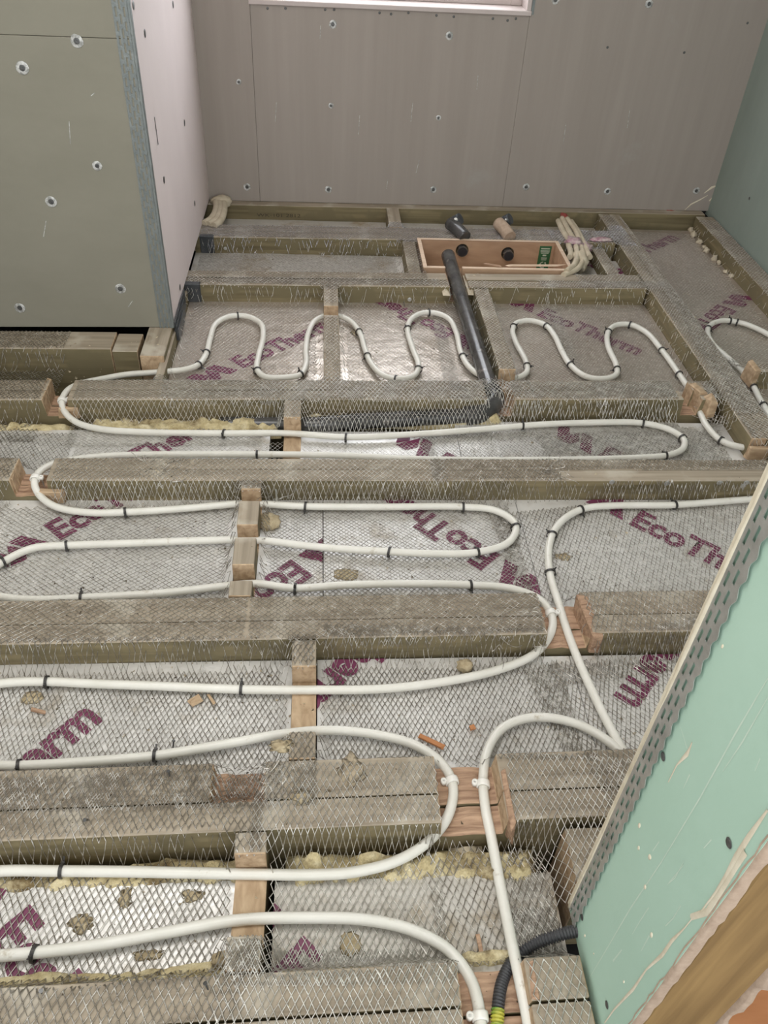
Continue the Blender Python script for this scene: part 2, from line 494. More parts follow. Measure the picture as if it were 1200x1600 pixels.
for px, py in [(418, 13), (446, 13), (508, 15), (522, 15), (593, 20), (611, 22), (638, 20), (682, 24), (709, 26), (770, 29), (793, 32), (806, 29), (1168, 36), (949, 74), (1069, 82)]:
    c = on_plane(px, py, 1, WY)
    c = on_plane(px, py, 1, WY + WS * c.x)
    s_ = screw_part(None, c + Vector((0, -0.0004, 0)), (0, -1, 0), r=0.0075, scuff=False)
    s_.name = 'pin_hole'
    s_.parent = wb; s_.matrix_parent_inverse = (Matrix.Translation(wb.location) @ wb.rotation_euler.to_matrix().to_4x4()).inverted()
# hairline scratches and a plaster run near the right corner
def smear_strip(parent, pts, wdt, axis, mat, name='plaster_smear', thick=0.0015):
    """thin raised smear on a wall plane, pts are 3D points on the wall, wdt half-width list"""
    bm = bmesh.new()
    n = Vector((0, -1, 0)) if axis == 1 else Vector((-1, 0, 0))
    up = [bm.verts.new(p) for p in ()]
    L, R_, T_ = [], [], []
    for k, p in enumerate(pts):
        d = (pts[min(k + 1, len(pts) - 1)] - pts[max(k - 1, 0)]).normalized()
        s = d.cross(n).normalized() * wdt[k]
        L.append(bm.verts.new(p + s + n * .0002)); R_.append(bm.verts.new(p - s + n * .0002)); T_.append(bm.verts.new(p + n * thick))
    for k in range(len(pts) - 1):
        bm.faces.new((L[k], L[k + 1], T_[k + 1], T_[k])); bm.faces.new((T_[k], T_[k + 1], R_[k + 1], R_[k]))
    return bm_obj(name, bm, mat, parent, True)


def wpt(px, py):
    c = on_plane(px, py, 1, WY)
    return on_plane(px, py, 1, WY + WS * c.x)


def to_wall(o):
    o.parent = wb
    o.matrix_parent_inverse = (Matrix.Translation(wb.location) @ wb.rotation_euler.to_matrix().to_4x4()).inverted()


for pts, ws in [([(1070, 328), (1080, 319), (1094, 312), (1106, 305)], [.001, .003, .0025, .001]), ([(1100, 302), (1112, 293), (1120, 290)], [.001, .005, .002]),
                ([(1108, 314), (1116, 306)], [.003, .003])]:
    to_wall(smear_strip(None, [wpt(*p) for p in pts], ws, 1, M['smear']))
for pts in [[(642, 190), (645, 160)], [(650, 270), (655, 250)], [(880, 225), (884, 195)], [(500, 60), (501, 40)], [(430, 190), (432, 160)], [(604, 295), (606, 280)],
            [(560, 210), (562, 180)], [(980, 200), (984, 172)], [(745, 140), (747, 118)]]:
    to_wall(smear_strip(None, [wpt(*p) for p in pts], [.0008, .0008], 1, M['scuff'], 'scratch', .0003))
# window: lining, sill, frame, pane
wn = bpy.data.objects.new('window_1', None); COL.objects.link(wn); tag(wn, kind='structure', label='white painted window set in the back wall')
wn.location = wb.location; wn.rotation_euler = wb.rotation_euler
box_obj('window_sill', WX0 - .006, WX1 + .004, -0.008, 0.12, SILL - .004, SILL + .012, M['white_trim'], wn, .002)
box_obj('window_lining', WX0, WX0 + .015, -0.004, 0.12, SILL + .012, 1.95, M['white_trim'], wn, .001)
box_obj('window_lining', WX1 - .015, WX1, -0.004, 0.12, SILL + .012, 1.95, M['white_trim'], wn, .001)
box_obj('window_lining', WX0 + .015, WX1 - .015, -0.004, 0.12, 1.935, 1.95, M['white_trim'], wn, .001)
box_obj('window_frame', WX0 + .015, WX0 + .055, 0.09, 0.12, SILL + .012, 1.935, M['white_trim'], wn, .002)
box_obj('window_frame', WX1 - .055, WX1 - .015, 0.09, 0.12, SILL + .012, 1.935, M['white_trim'], wn, .002)
box_obj('window_frame', WX0 + .055, WX1 - .055, 0.09, 0.12, SILL + .012, SILL + .045, M['white_trim'], wn, .002)
box_obj('window_frame', WX0 + .055, WX1 - .055, 0.09, 0.12, 1.895, 1.935, M['white_trim'], wn, .002)
box_obj('window_pane', WX0 + .055, WX1 - .055, 0.102, 0.106, SILL + .045, 1.895, M['glass'], wn)
# small piece of perforated bead at the window's right edge
box_obj('corner_bead', WX1 + .002, WX1 + .012, -0.002, 0.0, SILL - .0, 1.2, M['bead_dull'], wn)

# --- right wall
wr = box_obj('wall_right', 1.625, 1.6375, 0.9, 3.36, -0.02, 2.45, M['board_right']); tag(wr, kind='structure', label='green plasterboard wall on the right')
for px, py in [(1171, 310)]:
    c = on_plane(px, py, 0, 1.625)
    s_ = screw_part(None, c + Vector((-.0004, 0, 0)), (-1, 0, 0), r=0.010, scuff=False); s_.parent = wr

o = box_obj('wall_right_light_seal', 1.639, 1.70, 0.9, 3.40, -0.25, 2.45, M['dark']); tag(o, kind='structure')  # unseen, added to keep light from leaking round the right wall
# --- left boxed-out wall: face towards the camera and side towards the window
LX = -0.452
wl = bpy.data.objects.new('wall_left', None); COL.objects.link(wl); tag(wl, kind='structure', label='boxed-out plasterboard wall on the left')
LY0, LY1 = 2.2085, 2.2235
ang_l = math.atan((LY1 - LY0) / 0.5)
wl.location = (LX, LY1, 0); wl.rotation_euler = (0, 0, ang_l)
zj = on_plane(100, 58, 1, 2.215).z
box_obj('plasterboard', -0.95, 0, 0, 0.0125, 0.002, zj - .0006, M['board_left'], wl, .0008)
box_obj('plasterboard', -0.95, 0, 0, 0.0125, zj + .0006, 2.45, M['board_left'], wl, .0008)
wl_inv = (Matrix.Translation(wl.location) @ wl.rotation_euler.to_matrix().to_4x4()).inverted()


def lpt(px, py):
    c = on_plane(px, py, 1, LY1)
    for _ in range(3):
        c = on_plane(px, py, 1, LY1 + (c.x - LX) * math.tan(ang_l))
    return c


for px, py in [(35, 106), (120, 64), (152, 259), (80, 315), (188, 451), (31, 481)]:
    s_ = screw_part(None, lpt(px, py) + Vector((0, -.0005, 0)), (0, -1, 0), r=0.0135 if px != 152 else .011)
    s_.parent = wl; s_.matrix_parent_inverse = wl_inv
for pts in [[(110, 225), (108, 190)], [(68, 370), (72, 345)], [(200, 480), (207, 470)], [(142, 150), (148, 145)]]:
    s_ = smear_strip(None, [lpt(*p) for p in pts], [.0008, .0008], 1, M['scuff'], 'scratch', .0003); s_.parent = wl; s_.matrix_parent_inverse = wl_inv
# side face towards the window (two boards, the nearer one a touch proud)
box_obj('side_plasterboard', LX - .0125, LX, 2.2235 + .013, 3.285, 0.006, 2.45, M['board_pink']).parent = None
sb = bpy.data.objects['side_plasterboard']; sb.parent = wl; sb.matrix_parent_inverse = wl_inv
for px, py in [(226, 52), (270, 7), (288, 192), (256, 281), (304, 318), (281, 449), (208, 8)]:
    c = on_plane(px, py, 0, LX)
    s_ = screw_part(None, c + Vector((.0004, 0, 0)), (1, 0, 0), r=0.017, scuff=False); s_.parent = wl; s_.matrix_parent_inverse = wl_inv
bmc = bmesh.new()
for a_, b2 in [((241, 183), (244, 205)), ((244, 205), (247, 226))]:
    p0, p1 = on_plane(*a_, 0, LX), on_plane(*b2, 0, LX)
    q = [p0 + Vector((.0006, -.003, 0)), p0 + Vector((.0006, .003, 0)), p1 + Vector((.0006, .005, 0)), p1 + Vector((.0006, -.005, 0))]
    bmc.faces.new([bmc.verts.new(v) for v in q])
s_ = bm_obj('tear', bmc, M['dark']); s_.parent = wl; s_.matrix_parent_inverse = wl_inv


def bead_strip(name, u0, wdt, v0, v1, cells, pitch, mat, scallop=0.0, gap=0.0014):
    """perforated corner bead leaf in local (u across, v along, n out); real slots"""
    bm = bmesh.new()
    rows = int((v1 - v0) / (pitch / 6))
    us = [0]
    for c in cells: us.append(us[-1] + c[0])
    sc = wdt / us[-1]
    us = [u0 + q * sc for q in us]
    cache = {}

    def vert(i, r):
        if (i, r) not in cache:
            u = us[i]
            if i == len(us) - 1 and scallop: u += scallop * math.sin(2 * math.pi * r / 6)
            cache[(i, r)] = bm.verts.new((u, -gap, v0 + (v1 - v0) * r / rows))
        return cache[(i, r)]
    for r in range(rows):
        for i, c in enumerate(cells):
            if c[1] is not None and (r + c[1]) % 6 < 4: continue
            bm.faces.new((vert(i, r), vert(i + 1, r), vert(i + 1, r + 1), vert(i, r + 1)))
    me = bpy.data.meshes.new(name); bm.to_mesh(me); bm.free()
    o = link(name, me, None, [mat])
    sm = o.modifiers.new('s', 'SOLIDIFY'); sm.thickness = 0.0008; sm.offset = 0
    return o


# left wall's bead (dull, plastered over) along the corner
bd = bead_strip('corner_bead', -0.038, 0.036, 0.0, 2.4, [(4, None), (3, 0), (4, None), (3, 3), (4, None), (3, 0), (5, None)], 0.030, M['bead_dull'], .002)
bd.parent = wl
bn = box_obj('bead_nose', -0.003, 0.004, -0.003, 0.016, 0.0, 2.45, M['bead_dull'], wl, .001)

# --- near partition on the right, green face towards the floor, cut end towards the camera
PX_, PYF, PYN = 0.368, 0.497, 0.303
wp = bpy.data.objects.new('wall_partition', None); COL.objects.link(wp)
tag(wp, kind='structure', label='mint plasterboard partition end with steel corner bead and bare stud')
wp.location = (PX_, PYF, 0)


def wpart(o):
    o.parent = wp; o.matrix_parent_inverse = Matrix.Translation(wp.location).inverted(); return o


bm = bmesh.new()
vs = [(PX_, PYN, 0), (PX_, PYF, 0)]
box(bm, PX_, PX_ + .0125, PYN + .001, PYF, -0.03, 2.45)
wpart(bm_obj('plasterboard', bm, M['board_mint']))
# rough cut edge of the board
bm = bmesh.new()
N_ = 160
pv = None
for k in range(N_ + 1):
    zz = -0.03 + (2.45 + .03) * k / N_
    a0 = PYN + rng.uniform(-.0015, .001); a1 = PYN + rng.uniform(-.002, .001)
    row = [bm.verts.new((PX_ - .0004, a0 + .004, zz)), bm.verts.new((PX_ + .0008, a0 - .001, zz)), bm.verts.new((PX_ + .0065, a1 - .002, zz)), bm.verts.new((PX_ + .0128, a1 - .001, zz))]
    if pv:
        for q in range(3): bm.faces.new((pv[q], pv[q + 1], row[q + 1], row[q]))
    pv = row
wpart(bm_obj('board_edge', bm, M['gypsum'], None, True))
wpart(box_obj('stud', PX_ + .0135, PX_ + .108, PYN - .001, PYN + .045, -0.03, 2.45, M['stud'], None, .002))
wpart(box_obj('stud', PX_ + .0135, PX_ + .108, PYF - .06, PYF - .014, -0.03, 2.45, M['stud'], None, .002))
wpart(box_obj('end_plasterboard', PX_, PX_ + .125, PYF, PYF + .0125, -0.03, 2.45, M['smear'], None))
bm = bmesh.new(); pv = None
for k in range(N_ + 1):
    zz = -0.03 + (2.45 + .03) * k / N_
    a0 = PYN + rng.uniform(-.004, .004)
    row = [bm.verts.new((PX_ + .106 + rng.uniform(0, .004), a0 + .006, zz)), bm.verts.new((PX_ + .110, a0 - .006, zz)), bm.verts.new((PX_ + .117, a0 - .007 + rng.uniform(-.002, .002), zz)), bm.verts.new((PX_ + .123 + rng.uniform(-.003, .003), a0, zz))]
    if pv:
        for q in range(3): bm.faces.new((pv[q], pv[q + 1], row[q + 1], row[q]))
    pv = row
wpart(bm_obj('board_edge', bm, M['gypsum'], None, True))
wpart(box_obj('far_plasterboard', PX_ + .110, PX_ + .1225, PYN + .002, PYF, -0.03, 2.45, M['board_pink'], None))
bd = bead_strip('corner_bead', 0.0, 0.030, 0.0, 2.4, [(3, None), (2.4, 0), (3.4, None), (2.4, 3), (5, None)], 0.026, M['bead'], .0022, gap=.0032)
bd.rotation_euler = (0, 0, math.radians(-90)); bd.location = (PX_, PYF, -0.02)
wpart(bd)
# plaster-smeared nose of the bead
zs = np.linspace(-.02, 2.4, 120)
pth = np.array([[PX_ - .001 + .0012 * math.sin(q * 7), PYF + .001, q] for q in zs])
wpart(tube('bead_nose', pth, 0.0036 + 0.0016 * np.sin(zs * 11) * np.sin(zs * 5), M['smear'], None, 8))
# screws in the mint board, plaster splashes
for px, py in [(1037, 1182), (1140, 1317), (910, 1433), (949, 1570)]:
    c = on_plane(px, py, 0, PX_)
    s_ = screw_part(None, c + Vector((-.0004, 0, 0)), (-1, 0, 0), r=0.0085, scuff=False)
    s_.data.materials[0] = M['dark']; s_.data.materials[1] = M['screw']; wpart(s_)


def ppt(px, py): return on_plane(px, py, 0, PX_)


splash = [([(1200, 1265), (1170, 1308), (1150, 1340), (1135, 1368), (1118, 1395), (1095, 1425)], [.0012, .003, .0035, .0025, .0015, .0008]),
          ([(1165, 1330), (1150, 1355), (1125, 1395), (1105, 1425), (1080, 1433)], [.004, .003, .0035, .0035, .003]),
          ([(1090, 1425), (1070, 1450), (1050, 1470), (1035, 1492), (1010, 1515), (990, 1545), (960, 1577), (945, 1598)], [.0006, .0008, .0022, .0025, .0012, .0022, .0013, .001]),
          ([(1200, 1060), (1150, 1145), (1095, 1245), (1035, 1345), (985, 1420), (950, 1480), (920, 1530)], [.0005, .0011, .0009, .0007, .0010, .0008, .0004]),
          ([(1200, 1090), (1160, 1160), (1130, 1205)], [.0004, .0009, .0004]),
          ([(1082, 1160), (1074, 1178), (1058, 1195), (1045, 1222)], [.0004, .0028, .001, .0003]), ([(1063, 1135), (1068, 1150), (1074, 1170)], [.0003, .0006, .001]),
          ([(1078, 1210), (1068, 1232)], [.001, .0004]), ([(1069, 1345), (1055, 1372), (1043, 1382)], [.0002, .0006, .0003]), ([(1068, 1352), (1045, 1380)], [.0004, .0006]),
          ([(1014, 1418), (1000, 1440), (988, 1460)], [.0008, .0007, .0003]), ([(1064, 1415), (1052, 1435), (1040, 1447)], [.0008, .0006, .0005]),
          ([(1015, 1462), (1002, 1486)], [.001, .0004]), ([(972, 1484), (958, 1502)], [.0008, .0013]), ([(1112, 1312), (1100, 1325)], [.0008, .0006]),
          ([(1188, 1185), (1180, 1205)], [.0008, .0004]), ([(1030, 1315), (1020, 1330)], [.0006, .0008])]
for pts, ws in splash:
    wpart(smear_strip(None, [ppt(*p) for p in pts], ws, 0, M['smear'] if max(ws) > .002 else M['streak'], 'plaster_smear', .0012 if max(ws) > .002 else .0003))
for px, py, r in [(998, 1325, 4), (1015, 1339, 5), (999, 1290, 5), (1016, 1340, 4), (1018, 1461, 5), (1008, 1386, 4.5), (914, 1462, 3.5), (1129, 1010, 3), (975, 1534, 3), (928, 1490, 2)]:
    c = ppt(px, py); bm = bmesh.new()
    bmesh.ops.create_icosphere(bm, subdivisions=2, radius=1)
    bm.transform(Matrix.Translation(c) @ Matrix.Diagonal((.0012, r * .00055, r * .0009, 1)))
    wpart(bm_obj('plaster_splash', bm, M['smear'], None, True))

# --- shell outside the frame
o = box_obj('wall_recess', -1.36, -1.35, -1.2, 3.36, -0.2, 2.45, M['ceiling']); tag(o, kind='structure')
bm = bmesh.new()
CZ = 2.45
for r_ in [(-1.36, -.95, -1.2, 3.36), (.15, 1.66, -1.2, 3.36), (-.95, .15, -1.2, .30), (-.95, .15, 1.5, 3.36)]:
    box(bm, r_[0], r_[1], r_[2], r_[3], CZ, CZ + .0125)
o = bm_obj('ceiling', bm, M['ceiling']); tag(o, kind='structure', label='plasterboard ceiling with a roof light opening')
o = box_obj('wall_near_right', 1.6375, 1.65, -1.2, 0.9, -0.2, 2.45, M['ceiling']); tag(o, kind='structure')
# orange board floor beyond the stud
o = box_obj('floor_landing', 0.497, 0.92, 0.18, 0.62, -0.022, -0.004, M['orange'], None, .001); tag(o, kind='structure', label='orange wood board beyond the stud end')
o = box_obj('trim_1', 0.497, 0.92, .44, .455, -0.004, 0.02, M['board_pink'], None, .001); tag(o, kind='structure')

# ================================================================ TIMBERS
NP = lambda px, py, z=0: P(px, py, z)
tw = 0.052
JL = []
JL.append(joist('wall joist under the plasterboard of the back wall, faint stamp on its face', -0.60, 1.60, 3.272, .014, .045, z=-0.004))
JL.append(joist('far joist with the blue-grey shining strip of lath, back board of the pair', -0.47, 1.122, 3.008, .022, .056))
JL.append(joist('far joist directly behind the plywood box, front board of the pair', -0.47, 1.122, 2.948, .022, .056))
w_l, w_r = 0.315, 0.475      # where the black waste pipe crosses
JL.append(joist('joist directly in front of the plywood box, back board of the pair', -0.47, 1.122, 2.610, .021, .050, [(.428, .496, .055)]))
JL.append(joist('joist in front of the plywood box, olive front board with bare wood top', -0.47, 1.122, 2.553, .021, .050, [(.430, .498, .055)]))
JL.append(joist('joist crossed by the foot of the black waste pipe, back board of the pair', -1.34, 1.108, 1.911, .0163, .048, [(-.735, -.672, .052), (.450, .528, .055), (1.0, 1.055, .055)]))
JL.append(joist('joist crossed by the foot of the black waste pipe, front board of the pair', -1.34, 1.108, 1.861, .0163, .046, [(-.735, -.672, .052), (.450, .528, .055), (1.012, 1.065, .055)]))
JL.append(joist('third joist from the camera at mid floor, back board, pipe notch by the left edge', -1.34, 1.60, 1.554, .0, .042, [(-.722, -.64, .05)]))
JL.append(joist('third joist at mid floor, front board with bare dusty top at the right', -1.34, 1.60, 1.511, .0, .042, [(-.722, -.64, .05)]))
JL.append(joist('weathered joist below the middle of the picture, back board of the wide pair', -1.34, 1.60, 1.087, .0075, .062, [(.440, .530, .046)]))
JL.append(joist('weathered joist below the middle, front board of the wide pair', -1.34, 1.60, 1.031, .0075, .047, [(.440, .530, .046)]))
JL.append(joist('near joist with the chiselled double pipe notch, back board', -1.34, .86, .711, .011, .068, [(P(332, 1215).x, P(414, 1215).x, .035), (.186, .293, .042)]))
JL.append(joist('near joist with the chiselled double pipe notch, front board', -1.34, .86, .650, .011, .049, [(.186, .293, .045)]))
JL.append(joist('nearest joist at the bottom edge, back board, notch for pipe and conduit', -1.34, .36, .394, .011, .054, [(.184, .279, .045)]))
JL.append(joist('nearest joist at the bottom edge, front board, mostly out of frame', -1.34, .36, .333, .011, .060, [(.184, .279, .045)]))
joist('short joist under the foot of the left boxed wall', -1.34, -.61, 2.148, .010, .10)
timber('timber_block', 'pale wood block at the right end of the joist under the left boxed wall', 'block', (-.607, 2.142), (-.535, 2.142), .104, z=-.006)
# trimmers running away from the camera
timber('trimmer_joist', 'trimmer running away on the right, left board of the pair, lath over its top', 'joist', (1.153, 3.24), (1.153, 1.668), .044)
timber('trimmer_joist', 'trimmer running away on the right, right board of the pair', 'joist', (1.199, 3.24), (1.199, 1.62), .044)
timber('wall_joist', 'joist running away tight against the right green wall', 'joist', (1.583, 3.24), (1.583, 1.62), .074)
timber('edge_batten', 'narrow reddish batten running along the foot of the left side wall', 'batten', (-.458, 2.52), (-.458, 1.95), .022, height=.10, z=-.02)


def nog(label, x, y0, y1, width=.047, notches=(), z=0.0, splint=False, group=None, x1=None):
    n2 = [(y0 - a, y0 - b2, d) for a, b2, d in notches]
    return timber('noggin', label, 'noggin', (x, y0), (x if x1 is None else x1, y1), width, z=z, notches=n2, group=group, splintered=splint, mats=[M['joist_top'], M['joist_side'], M['cut'], M['cut']])


yy = lambda px, py, z=0.0: P(px, py, z).y
nog('noggin between back wall joist and the shining far joist', P(615, 335).x, 3.245, 3.045, .05)
nog('noggin touching the left end of the plywood box', P(643, 400).x, 2.915, 2.64, .045)
nog('noggin crossed by the first pipe loops, left of the waste pipe', .026, 2.525, 1.938, .047, [(yy(517, 478), yy(517, 492), .058)])
nog('noggin close beside the black waste pipe on its right', .535, 2.525, 1.938, .050, [(yy(785, 577), 1.936, .058)])
nog('noggin by the mesh-wrapped waste pipe run, bare pale lower face', P(456, 660).x, 1.835, 1.577, .045, [(yy(456, 652), 1.50, .058)])
nog('noggin with three pipe notches at left of centre', P(384, 840).x, 1.488, 1.120, .046,
    [(yy(384, 764), yy(384, 782), .060), (yy(384, 820), yy(384, 840), .060), (yy(384, 882), yy(384, 907), .060)])
nog('noggin in front of the wide weathered joist, split pale wood below', P(475, 1030).x, 1.004, .748, .045, [(yy(475, 1041), yy(475, 1143), .052)])
nog('nearest noggin, orange bare wood below its lath-covered top', P(390, 1340).x, .622, .424, .048, [(yy(390, 1334), yy(390, 1462), .050)])
nog('short lath-wrapped noggin right under the corner of the left boxed wall', -.488, 2.26, 2.055, .068)
nog('noggin beyond the box right end, in the shadow by the trimmer', 1.045, 2.915, 2.64, .045, z=-.012)
timber('noggin', 'noggin in the right bay, bright cut end facing the pipe', 'noggin', (1.300, 2.035), (1.545, 2.035), .050)
timber('noggin', 'stub of noggin with split cut end left of the trimmer', 'noggin', (1.070, 1.70), (1.070, 1.70 - .001), .001, reg=False) if False else None

# stamp on the wall joist
def text_mesh(txt, width=None, cap=None, bold=0.0):
    cu = bpy.data.curves.new('t', 'FONT')
    cu.body = txt; cu.size = 1.0; cu.offset = bold; cu.resolution_u = 3
    o = bpy.data.objects.new('t', cu); COL.objects.link(o)
    bpy.context.view_layer.update()
    me = bpy.data.meshes.new_from_object(o.evaluated_get(bpy.context.evaluated_depsgraph_get()))
    bpy.data.objects.remove(o); bpy.data.curves.remove(cu)
    n = len(me.vertices); co = np.empty(n * 3, 'f'); me.vertices.foreach_get('co', co); co = co.reshape(-1, 3)
    co[:, 0] -= co[:, 0].min()
    if width: co[:, 0] *= width / co[:, 0].max()
    if cap: co[:, 1] *= cap / co[:, 1].max()
    return me, co


me, co = text_mesh('WK-101 2812', .175, .013, .0)
j0 = JL[0]
me.vertices.foreach_set('co', np.stack([co[:, 0] + .335, np.full(len(co), -.0231), co[:, 1] - .045], 1).astype('f').ravel())
st = link('ink_stamp', me, j0, [M['stamp']])

timber('timber_block', 'lath-covered timber just beyond the foot of the steel bead', 'block', (.385, .566), (.66, .566), .105, z=-.014)
# black tape / packers wrapped on the ends of two joists by the side wall
for yc_, x_ in ((2.947, -.425), (2.553, -.43)):
    o = box_obj('joist_end_tape', x_ - .026, x_ + .026, yc_ - .040, yc_ - .018, -0.062, 0.004, M['tape'], None, .003)
    tag(o, 'black tape wrap on the left end of the ' + ('farther' if yc_ > 2.7 else 'nearer') + ' joist by the side wall', 'tape')
# black membrane tucked along the side wall
bm = bmesh.new()
for k in range(3):
    box(bm, -.449 + k * .004, -.446 + k * .004, 2.235, 2.46 - k * .05, -.05, .012 - k * .012)
tag(bm_obj('black_membrane', bm, M['tape']), 'strips of black membrane tucked at the foot of the pinkish side wall', 'membrane')

# chiselled splinter pieces at notch edges
def splinter(name, label, c, sx, sy, sz, rz, mat='cut', cat='block', lean=0):
    bm = bmesh.new()
    box(bm, -sx / 2, sx / 2, -sy / 2, sy / 2, 0, sz)
    for v in bm.verts:
        v.co += Vector((rng.uniform(-1, 1) * sx * .12, rng.uniform(-1, 1) * sy * .12, rng.uniform(-1, 1) * sz * .1))
    bmesh.ops.bevel(bm, geom=list(bm.edges), offset=min(sx, sy, sz) * .12, segments=1, affect='EDGES')
    bm.transform(Matrix.Rotation(lean, 4, 'Y'))
    o = bm_obj(name, bm, M[mat]); o.location = c; o.rotation_euler = (0, 0, rz)
    return tag(o, label, cat)


splinter('packing_block', 'thin pale wood packer at the pipe notch by the far left joist', Vector((-.742, 1.885, -.050)), .011, .085, .050, .0)
splinter('packing_block', 'small pale offcut under the clip by the far left joist notch', Vector((-.672, 1.826, -.055)), .05, .012, .030, .0)
splinter('packing_block', 'orange wood packer left of the pipe clip at the left edge', Vector((-.728, 1.532, -.050)), .012, .070, .046, .12)
splinter('packing_block', 'small pale offcut under the pipe clip at the left edge', Vector((-.632, 1.483, -.058)), .055, .014, .034, .0)
splinter('packing_block', 'torn reddish wood end right of the middle joist notch', Vector((.538, 1.055, -.055)), .022, .105, .058, .05, 'splint')
splinter('packing_block', 'upright splintered wood piece right of the near joist notch', Vector((.299, .665, -.045)), .010, .100, .047, .0, 'splint')
splinter('packing_block', 'cut joist end leaning by the right pipe notch, split in two', Vector((1.072, 1.905, -.055)), .026, .055, .060, .25)
splinter('packing_block', 'front half of the split cut joist end by the right notch', Vector((1.088, 1.856, -.055)), .026, .045, .060, .2)
splinter('packing_block', 'bright orange cut block in the right bay beside the pipe', Vector((1.288, 2.03, -.055)), .020, .055, .062, .1)
splinter('packing_block', 'rounded cut timber end at the foot of the trimmer', Vector((1.165, 1.652, -.052)), .090, .018, .036, .0)
splinter('packing_block', 'thin wood packer upright at the bottom joist notch', Vector((.285, .395, -.045)), .010, .050, .047, .0, 'splint')

# ================================================================ INSULATION BOARDS with print
FONTME = {}
TL, CAPH = 0.378, 0.069


def print_obj(parent, origin, ang, rect, z):
    """'EcoTherm' and its three-piece mark printed on the foil, clipped to the board"""
    if 't' not in FONTME:
        FONTME['t'] = text_mesh('EcoTherm', TL, CAPH, .036)
    me0, co = FONTME['t']
    bm = bmesh.new(); bm.from_mesh(me0)
    bm.verts.ensure_lookup_table()
    for v, c in zip(bm.verts, co): v.co = (c[0], c[1], 0)
    for pts in ([(-2.3, 1.0), (-1.80, 1.0), (-1.50, .55), (-1.78, .04)], [(-1.72, -.02), (-1.31, .95), (-1.0, .42), (-1.20, -.04)], [(-1.22, 1.04), (-.75, 1.04), (-.25, 0), (-.75, 0)]):
        bm.faces.new([bm.verts.new((x * CAPH, y * CAPH, 0)) for x, y in pts])
    bm.transform(Matrix.Translation((origin[0], origin[1], 0)) @ Matrix.Rotation(math.radians(ang), 4, 'Z'))
    x0, x1, y0, y1 = rect
    for co_, no in (((x0, 0, 0), (-1, 0, 0)), ((x1, 0, 0), (1, 0, 0)), ((0, y0, 0), (0, -1, 0)), ((0, y1, 0), (0, 1, 0))):
        bmesh.ops.bisect_plane(bm, geom=bm.verts[:] + bm.edges[:] + bm.faces[:], plane_co=co_, plane_no=no, clear_outer=True)
    if not bm.faces: bm.free(); return
    bm.transform(Matrix.Translation((0, 0, z)))
    me = bpy.data.meshes.new('printed_lettering'); bm.to_mesh(me); bm.free()
    return link('printed_lettering', me, parent, [M['print']])


def foil_board(label, x0, x1, y0, y1, prints=(), z=FOIL_Z, slope=0.0, thick=.05, mat='foil'):
    bm = bmesh.new()
    nx = max(2, int((x1 - x0) / .03)); ny = max(2, int((y1 - y0) / .03))
    g = [[bm.verts.new((x0 + (x1 - x0) * i / nx, y0 + (y1 - y0) * j / ny, z + .0011 * noise.noise(Vector((x0 + (x1 - x0) * i / nx, y0 + (y1 - y0) * j / ny, .3)) * 14) - .0006)) for i in range(nx + 1)] for j in range(ny + 1)]
    for j in range(ny):
        for i in range(nx): bm.faces.new((g[j][i], g[j][i + 1], g[j + 1][i + 1], g[j + 1][i]))
    box(bm, x0, x1, y0, y1, z - thick, z - .003)
    o = bm_obj('insulation_board', bm, M[mat])
    tag(o, label, 'insulation')
    for org, ang in prints:
        print_obj(o, org, ang, (x0, x1, y0, y1), z + .0006)
    return o


pz = lambda px, py: P(px, py, FOIL_Z)


def endorg(px, py, ang, frac=1.0):
    p = pz(px, py); a = math.radians(ang)
    return Vector((p.x - TL * frac * math.cos(a), p.y - TL * frac * math.sin(a), 0))


E_TL = pz(47, 1413); a45 = math.radians(45)
o8 = E_TL - Vector((math.cos(a45), math.sin(a45), 0)) * CAPH
foil_board('foil board inside the first pipe loop near the left side wall', -.445, .002, 1.936, 2.535, [(pz(380, 575), 44)], mat='foil_wall_tint')
foil_board('foil board between the mesh-covered noggin and the waste pipe', .050, .509, 1.936, 2.54, [(pz(714, 519), 134)], mat='foil_wall_tint')
foil_board('foil board under the loops right of the waste pipe, full dull lettering', .561, 1.128, 1.936, 2.55, [(pz(838, 492), -44)], mat='foil_wall_tint')
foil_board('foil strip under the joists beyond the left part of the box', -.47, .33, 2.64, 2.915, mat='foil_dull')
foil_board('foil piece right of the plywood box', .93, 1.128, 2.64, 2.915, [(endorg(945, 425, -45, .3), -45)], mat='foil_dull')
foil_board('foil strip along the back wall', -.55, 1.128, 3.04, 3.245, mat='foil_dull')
foil_board('foil board filling the right bay beside the green wall', 1.222, 1.545, 1.60, 3.24, [(pz(1123, 476), -135), (endorg(1062, 373, 40), 40)], mat='foil_wall_tint')
foil_board('foil strip with a dark purple dome, left of centre', -1.34, -.14, 1.576, 1.775, [(endorg(272, 700, 44, .62), 44)])
foil_board('bright foil strip in front of the waste pipe run', -.09, .36, 1.576, 1.775, [(pz(674, 724), -44)])
foil_board('bright foil inside the long oval pipe loop at right', .362, 1.20, 1.576, 1.825, [(pz(932, 714), -44)])
foil_board('bright foil board left of the notched noggin', -1.34, -.195, 1.121, 1.489, [(pz(94, 843), 46)])
foil_board('narrow foil offcut right of the notched noggin', -.150, -.002, 1.121, 1.489, [(pz(456, 875), -135)])
foil_board('foil board at picture centre with upside-down lettering', 0.0005, .470, 1.121, 1.489, [(pz(780, 868), 134)])
foil_board('foil board at right above the partition bead', .472, 1.34, 1.125, 1.489, [(pz(983, 818), -43)])
foil_board('bright foil board at left below the weathered joist', -1.34, -.060, .749, 1.003, [(endorg(160, 1124, 50), 50)])
cE = pz(545, 1041); a_ = math.radians(-133)
